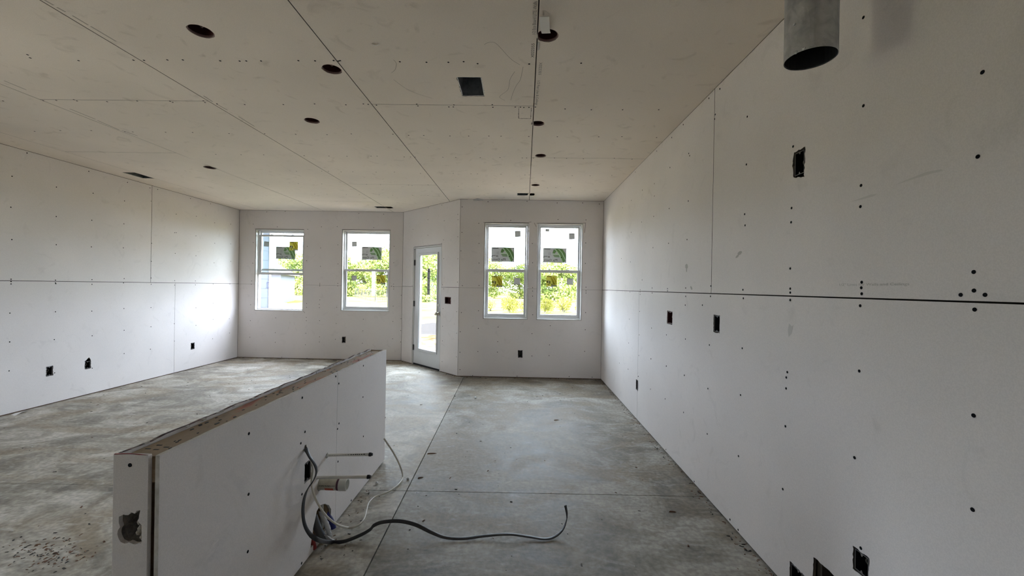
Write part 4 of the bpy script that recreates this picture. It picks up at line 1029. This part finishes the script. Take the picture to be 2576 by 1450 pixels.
for pts in ([(1218, 112), (1228, 107), (1244, 107), (1258, 119), (1275, 138), (1290, 152), (1308, 163)], [(1316, 168), (1309, 200), (1299, 215), (1290, 235), (1285, 252)], [(1295, 180), (1283, 200), (1278, 225), (1262, 238), (1257, 245), (1270, 253)],
            [(990, 200), (1020, 222), (1050, 236), (1087, 247)], [(990, 150), (997, 160), (994, 175), (985, 183)]): line(FC, pts, .0016, M_PENCIL)
for a, b in (((112, 0), (135, 13)), ((143, 18), (165, 30)), ((182, 39), (222, 63)), ((228, 66), (292, 104)), ((512, 241), (535, 256)), ((545, 262), (572, 277)), ((600, 293), (640, 318)), ((10, 203), (66, 226)), ((176, 274), (240, 300)), ((245, 303), (300, 327)), ((306, 328), (346, 342)), ((1402, 0), (1402, 0.5))):
    if b[1] - a[1] > 1: line(FC, [a, b], .005, M_PENCIL, 'glue_line')
M_CUT = mat('knife_cut', (.03, .028, .025), .9)
for fr, a, b in ((FBR, (1344, 561), (1349, 571)), (FBR, (1466, 562), (1474, 561.5)), (FBR, (1473, 562), (1471, 586)), (FBR, (1328, 560.5), (1337, 558.5)), (FBR, (1216, 560), (1329, 560.5)), (FBR, (1350, 562), (1466, 562)),
                 (FD, (1111.5, 611), (1112, 720)), (FD, (1042, 622), (1112, 613.5)), (FBL, (763, 783), (767, 788)), (FBL, (641, 576), (765, 577.5)), (FBL, (860, 577.5), (983, 578.5))):
    line(fr, [a, b], .0022, M_CUT, 'cut_line')

# ------------------------------------------------------------------ loose bits on the floor
q = MB(); RR = random.Random(21)
def chip(q, x, y, s):
    a = RR.uniform(0, math.pi); l = s * RR.uniform(.8, 2.6); wd = s * RR.uniform(.5, 1); h = s * RR.uniform(.3, .9)
    fr = Frame((x, y, 0), (math.cos(a), math.sin(a), 0), (-math.sin(a), math.cos(a), 0), (0, 0, 1))
    q.add([fr.pt(-l, -wd, 0), fr.pt(l, -wd * .6, 0), fr.pt(l * .7, wd, 0), fr.pt(-l * .8, wd * .8, 0), fr.pt(-l * .6, -wd * .5, h), fr.pt(l * .5, -wd * .3, h * .8), fr.pt(l * .4, wd * .4, h), fr.pt(-l * .5, wd * .3, h * .7)],
          [(0, 3, 2, 1), (4, 5, 6, 7), (0, 1, 5, 4), (1, 2, 6, 5), (2, 3, 7, 6), (3, 0, 4, 7)])
for i in range(520):
    y = RR.uniform(.8, 7.2); x = RR.uniform(XL + .05, XR - .04)
    if y > D1 - .1 and x > XC1 - .1: continue
    if y > 6.5 and x + y > XC2 + D2 - .15: continue
    if -1.2 < x < -1.02 and 1.18 < y < 3.32: continue
    q.mi = RR.choice((0, 0, 0, 1, 2)); chip(q, x, y, RR.choice((.0025, .003, .004, .006)))
for i in range(260):      # sweepings along the right wall and the half wall
    y = RR.uniform(1.6, 6.3); q.mi = RR.choice((0, 1, 1)); chip(q, XR - abs(RR.gauss(0, .03)) - .006, y, RR.uniform(.002, .006))
for i in range(150):
    P0 = onz((RR.gauss(130, 55), RR.gauss(1390, 22)), 0)
    q.mi = RR.choice((0, 1, 1)); chip(q, P0.x, P0.y, RR.uniform(.002, .006))
for i in range(120):
    x = RR.uniform(XL, XR); q.mi = RR.choice((0, 1)); yy = D1 - .012 if x > XC1 else (D2 - .012 if x < XC2 else (XC2 + D2 - x - .02)); chip(q, x, yy - abs(RR.gauss(0, .03)), RR.uniform(.003, .007))
for i in range(60):
    q.mi = RR.choice((0, 1, 2)); chip(q, XH + .02 + abs(RR.gauss(0, .07)), RR.uniform(2.1, 2.9), RR.uniform(.002, .005))
tag(q.build('floor_debris', [mat('debris_dark', (.05, .045, .04), .9), M_SOLE, M_GYP]), 'scattered dark crumbs and plaster chips all over the concrete floor', 'debris', None, 'stuff')
for p, r, lab in (((948, 1219), .011, 'white foam pellet on the floor closest to the half wall'), ((1026, 1208), .0105, 'white foam pellet on the floor right of the raised cable'), ((1196, 1003), .014, 'white crumb on the floor in the middle distance')):
    P0 = onz(p, 0); q = MB(); vs = []
    q.lathe(P0, (0, 0, 1), [(0, 0), (r * .8, .001), (r, r * .6), (r * .85, r * 1.2), (r * .4, r * 1.6), (0, r * 1.65)], 9)
    for v in q.v: v += Vector((RR.uniform(-1, 1), RR.uniform(-1, 1), 0)) * r * .12
    tag(q.build('foam_pellet', M_BAG, smooth=True), lab, 'debris', 'white pellets on the floor')
A, B, C = onz((32, 1047), 0), onz((48, 1042), 0), onz((65, 1036), 0)
tag(MB().sweep(catmull([A + Vector((0, 0, .004)), B + Vector((0, 0, .014)), C + Vector((0, 0, .006))], 6), .016, .001, [Vector((.3, 1, 0))] * 13, 6).build('paper_strip', M_PAPER), 'white paper strip on the floor beside the left wall', 'paper scrap')
for p, l, ang, lab in (((1087, 1142), .040, .2, 'dark wood splinter on the floor next to the long joint'), ((1058, 1203), .022, .5, 'short wood splinter on the floor near the joint crossing'),
                       ((1400, 1058), .030, .3, 'dark wood splinter on the floor in the far middle'), ((1692, 1289), .024, 0, 'brown wood splinter on the floor near the right wall')):
    P0 = onz(p, 0); fr = Frame(P0, (math.cos(ang), math.sin(ang), 0), (-math.sin(ang), math.cos(ang), 0), (0, 0, 1))
    q = MB().add([fr.pt(-l, -.004, 0), fr.pt(l, -.001, 0), fr.pt(l * .8, .004, 0), fr.pt(-l * .7, .006, 0), fr.pt(-l * .9, -.002, .006), fr.pt(l * .8, 0, .003), fr.pt(l * .5, .002, .005), fr.pt(-l * .6, .004, .007)],
                 [(0, 3, 2, 1), (4, 5, 6, 7), (0, 1, 5, 4), (1, 2, 6, 5), (2, 3, 7, 6), (3, 0, 4, 7)])
    tag(q.build('wood_splinter', M_SOLE), lab, 'debris', 'wood splinters on the floor')

# ------------------------------------------------------------------ outdoors
GZ = -.22
M_GRASS = mottled('lawn_grass', [(.3, (.070, .074, .020)), (.5, (.095, .097, .030)), (.7, (.135, .128, .048))], .6, 1, detail=6, spec=0)
M_DIRT = mottled('bare_dirt', [(.35, (.028, .018, .010)), (.48, (.07, .048, .028)), (.62, (.26, .215, .155))], 1.3, 1, detail=6, dist=1, spec=0)
M_LEAF = mottled('tree_leaves', [(.3, (.075, .11, .025)), (.5, (.13, .16, .04)), (.7, (.20, .21, .07))], 1.2, .9, detail=4, spec=.05)
M_LEAFY = mottled('shrub_leaves', [(.3, (.15, .155, .03)), (.7, (.26, .24, .06))], 3, .9, detail=4, spec=.05)
M_TRUNK = mat('tree_bark', (.10, .085, .07), .9)
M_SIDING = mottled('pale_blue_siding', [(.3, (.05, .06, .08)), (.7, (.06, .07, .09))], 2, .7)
M_SIDEW = mat('white_siding', (.62, .62, .60), .7)
M_ROOF = mat('grey_shingles', (.16, .16, .17), .9)
M_FENCE = mat('black_fence_metal', (.02, .02, .02), .5)
M_SILT = mat('silt_fence_fabric', (.045, .045, .05), 1, 0, 0)
gr = MB().poly(FF, rect(-150, 110, YB - 40, 190), [], GZ - .2, GZ).build('ground', M_GRASS); tag(gr, 'sunlit yellow-green lawn outside the windows', 'lawn', None, 'structure')
dp = MB().poly(FF, [(-4.4, 8.0), (9, 6.7), (9, 13.5), (2, 14.9), (-3, 14.6), (-5, 13)], [], GZ - .05, GZ + .012).build('dirt_yard', M_DIRT); tag(dp, 'bare dirt yard just outside the glazed door', 'dirt ground', None, 'structure')
dp = MB().poly(FF, [(-26, 10), (-6.4, 9), (-7.6, 15), (-13, 23), (-19, 34), (-30, 34)], [], GZ - .05, GZ + .012).build('gravel_lot', mottled('pale_gravel', [(.3, (.34, .29, .23)), (.7, (.48, .42, .35))], 3, 1, spec=0)); tag(dp, 'pale bare lot outside the leftmost window', 'gravel ground', None, 'structure')


pt_ = MB().poly(FF, rect(-9.5, XL - .14, -3, 5), [], GZ - .05, -.06).build('patio', mottled('patio_concrete', [(.3, (.48, .43, .36)), (.7, (.56, .51, .44))], 2, .9, spec=.1)); tag(pt_, 'sunlit concrete patio outside the side door', 'patio', None, 'structure')


def leafball(q, c, rx, rz, n, s, rr):
    for i in range(n):
        d = Vector((rr.gauss(0, 1), rr.gauss(0, 1), rr.gauss(0, 1))).normalized() * rr.uniform(.55, 1.0)
        p = Vector(c) + Vector((d.x * rx, d.y * rx, d.z * rz))
        a = Vector((rr.gauss(0, 1), rr.gauss(0, 1), rr.gauss(0, 1))).normalized(); b = a.orthogonal().normalized(); k = s * rr.uniform(.6, 1.4)
        q.add([p - a * k, p + b * k * .6, p + a * k, p - b * k * .6], [(0, 1, 2, 3)])


def tree_proto(h, wd, seed, nleaf):
    rr = random.Random(seed); root = empty('tree', (0, 0, 0))
    t = MB().tube((0, 0, 0), (0, 0, h * .45), .16, 8, .10); tips = []
    for i in range(7):
        a = rr.uniform(0, 6.28); tip = Vector((math.cos(a) * wd * rr.uniform(.15, .38), math.sin(a) * wd * rr.uniform(.15, .38), h * rr.uniform(.5, .82))); tips.append(tip)
        t.tube((0, 0, h * rr.uniform(.22, .42)), tip, .07, 6, .03)
    t.build('trunk', M_TRUNK, root)
    q = MB()
    for tip in tips + [Vector((0, 0, h * .85)), Vector((wd * .2, 0, h * .35)), Vector((-wd * .25, 0, h * .4)), Vector((wd * .22, wd * .1, h * .16)), Vector((-wd * .22, 0, h * .17))]:
        leafball(q, tip, wd * .27, h * .17, nleaf // 12, .14, rr)
    q.build('crown', M_LEAF, root, flip=False)
    return root


def copy_tree(o, loc, rz, sc, lab, cat, grp):
    r = o.copy(); COL.objects.link(r); r.location = loc; r.rotation_euler = (0, 0, rz); r.scale = (sc, sc, sc); tag(r, lab, cat, grp)
    for ch in o.children:
        c_ = ch.copy(); COL.objects.link(c_); c_.parent = r
    return r


def place(o, loc, rz, sc, lab, cat, grp):
    o.location = loc; o.rotation_euler = (0, 0, rz); o.scale = (sc, sc, sc); tag(o, lab, cat, grp); return o


protos = [tree_proto(5.2, 5.2, 1, 6000), tree_proto(6.0, 5.6, 2, 6000), tree_proto(4.6, 5.6, 3, 6000)]
spots = []
RR = random.Random(9)
# (pixel x of the crown centre, distance, scale)
TP = [('leftmost window', 610, 60, .95), ('leftmost window', 745, 58, 1.0), ('leftmost window', 680, 74, 1.05),
      ('window left of the door', 855, 56, 1.08), ('window left of the door', 975, 56, 1.12), ('window left of the door', 920, 72, 1.28),
      ('glazed door', 1045, 42, 1.02), ('glazed door', 1110, 60, 1.30), ('paired windows', 1215, 58, .95), ('paired windows', 1308, 60, .92), ('paired windows', 1240, 84, 1.30),
      ('paired windows', 1396, 50, 1.06), ('paired windows', 1350, 86, 1.35), ('paired windows', 1480, 58, .92), ('paired windows', 1440, 74, 1.05), ('paired windows', 1170, 74, 1.15)]
used = [False] * 3
ORD = ['first', 'second', 'third', 'fourth', 'fifth', 'sixth', 'seventh', 'eighth', 'ninth', 'tenth']
for i, (where, px, dist, sc) in enumerate(TP):
    loc = ony((px, 723), dist); loc.z = GZ; k = i % 3
    n_ = sorted(t[1] for t in TP if t[0] == where).index(px)
    args = (loc, RR.uniform(0, 6.28), sc, 'distant leafy green tree behind the %s, %s from the left there' % (where, ORD[n_]), 'tree', 'far trees')
    if used[k]: copy_tree(protos[k], *args)
    else: used[k] = True; place(protos[k], *args)
# shrubs in front of the trees
rr = random.Random(31)
sh = empty('shrub', (0, 0, 0)); q = MB()
for i in range(6): leafball(q, (rr.uniform(-.25, .25), rr.uniform(-.25, .25), rr.uniform(.3, .62)), .36, .36, 330, .036, rr)
q.build('foliage', M_LEAFY, sh, flip=False)
t = MB()
for i in range(6): t.tube((rr.uniform(-.1, .1), rr.uniform(-.1, .1), 0), (rr.uniform(-.3, .3), rr.uniform(-.3, .3), .7), .018, 5)
t.build('stem', M_TRUNK, sh)
first = True
SP = [(px, 26.5 + (i % 2) * 1.6, 1.0 + .1 * (i % 3)) for i, px in enumerate((1190, 1235, 1281, 1326, 1372, 1419, 1465))]
SP2 = [(px, 63 + (i % 2) * 1, 2.0) for i, px in enumerate((868, 910, 952, 994))]
for i, (px, dist, sc) in enumerate(SP + SP2):
    loc = ony((px, 723), dist); loc.z = GZ
    g_ = ('yellow-green shrub in the hedge behind the paired windows, %s from the left' % ORD[i], 'shrub', 'hedge shrubs') if dist < 40 else ('rounded far shrub behind the black fence, %s from the left' % ORD[i - len(SP)], 'shrub', 'far shrubs')
    args = (loc, RR.uniform(0, 6.28), sc, *g_)
    if first: place(sh, *args); first = False
    else: copy_tree(sh, *args)
# far black picket fence
A, B, C = ony((893, 723), 52), ony((944, 723), 40), ony((972, 723), 41)
for P0 in (A, B, C): P0.z = GZ
fz = empty('picket_fence', A, 'low black metal fence on the far lawn seen through the second window', 'fence')
def run(A, B, n):
    for z in (.25, 1.05): MB().tube(A + Vector((0, 0, z)), B + Vector((0, 0, z)), .022, 6).build('rail', M_FENCE, fz)
    for i in range(n + 1):
        P0 = A.lerp(B, i / n); big = i % 6 == 0
        MB().tube(P0, P0 + Vector((0, 0, 1.2 if big else 1.1)), .03 if big else .012, 6).build('post' if big else 'picket', M_FENCE, fz)
run(A, B, 30); run(B, C, 6)
# silt fence beyond the door
sf = empty('silt_fence', (-1.6, 14.2, GZ), 'sagging dark silt fence on the dirt beyond the glazed door', 'fence')
ys = lambda x: 14.2 + .5 * math.sin(x * .6)
pts = [Vector((-7 + i * .35, ys(-7 + i * .35), GZ)) for i in range(34)]
q = MB(); vs = []
for i, p in enumerate(pts):
    hh = .36 + .05 * math.sin(i * 1.7); vs += [p + Vector((0, -.04, -.02)), p + Vector((0, 0, hh)), p + Vector((0, .012, hh)), p + Vector((0, .05, -.02))]
q.add(vs, [(i * 4 + k, i * 4 + 4 + k, i * 4 + 5 + k, i * 4 + 1 + k) for i in range(33) for k in range(3)]).build('fabric', M_SILT, sf)
for i in range(0, 34, 5): MB().tube(pts[i], pts[i] + Vector((0, .02, .62)), .014, 6).build('stake', M_TRUNK, sf)
# white house far behind the trees
def house(name, c, w_, dp_, h_, lab, rz=0.0, mt=M_SIDEW):
    root = empty(name, c, lab, 'house')
    fr = Frame(c, (math.cos(rz), math.sin(rz), 0), (-math.sin(rz), math.cos(rz), 0), (0, 0, 1))
    MB().box(fr, -w_ / 2, w_ / 2, 0, dp_, 0, h_).build('walls', mt, root)
    rf = h_ * .75
    q = MB().add([fr.pt(-w_ / 2 - .4, -.4, h_ - .1), fr.pt(w_ / 2 + .4, -.4, h_ - .1), fr.pt(w_ / 2 + .4, dp_ + .4, h_ - .1), fr.pt(-w_ / 2 - .4, dp_ + .4, h_ - .1), fr.pt(-w_ / 2 - .4, dp_ / 2, h_ + rf), fr.pt(w_ / 2 + .4, dp_ / 2, h_ + rf)],
                 [(0, 1, 5, 4), (2, 3, 4, 5), (0, 4, 3), (1, 2, 5), (0, 3, 2, 1)])
    q.build('roof', M_ROOF if mt is M_SIDING else M_SIDEW, root)
    for i in range(3):
        u = -w_ / 2 + w_ * (i + .5) / 3
        break
        wn = MB().box(Frame(fr.pt(0, 0, 0), fr.U, fr.N, -fr.V), u - .5, u + .5, h_ * .35, h_ * .8, -.01, .03)
        wn.build('window', M_DARK, root)
    return root
c_ = ony((1270, 723), 120); c_.z = GZ; house('far_house', c_, 9, 7, 2.3, 'small white building among the trees behind the paired windows')
c_ = ony((1392, 723), 125); c_.z = GZ; house('far_house', c_, 8, 7, 2.3, 'white low building among the trees behind the rightmost window')
c_ = ony((725, 723), 36); c_.z = GZ; house('far_house', c_, 6, 6, 2.4, 'pale blue house with a gabled roof beyond the leftmost window', 1.9, M_SIDING)
# wing of this house seen at the left of the open window
WX = -5.42
FW = Frame((WX, 0, 0), (0, 1, 0), (0, 0, 1), (1, 0, 0))
wy = onx((680, 700), WX).y
wg = MB().box(FW, D2 + .13, wy, GZ, 3.1, -.12, 0).build('wall_exterior_wing', M_SIDING); tag(wg, 'pale blue outside wall of the house seen through the leftmost window', 'wall', None, 'structure')
for i in range(15): MB().box(FW, D2 + .14, wy - .06, GZ + .1 + i * .2, GZ + .106 + i * .2, 0, .006).build('siding_lap', M_SIDING, wg)
MB().box(FW, wy - .07, wy + .005, GZ, 2.85, -.1, .012).build('corner_board', M_SIDEW, wg)
MB().box(FW, D2 + .14, wy + .35, 2.62, 2.75, -.12, .30).build('soffit', M_SIDEW, wg)
cc = FW.uv((674, 711)); text('D', FW, FW.uv((671, 725))[0], FW.uv((671, 725))[1], .014, .14, mat('blue_marker', (.008, .010, .04), .8), wg, 0, False, FW.uv((677.5, 725))[0] - FW.uv((671, 725))[0])
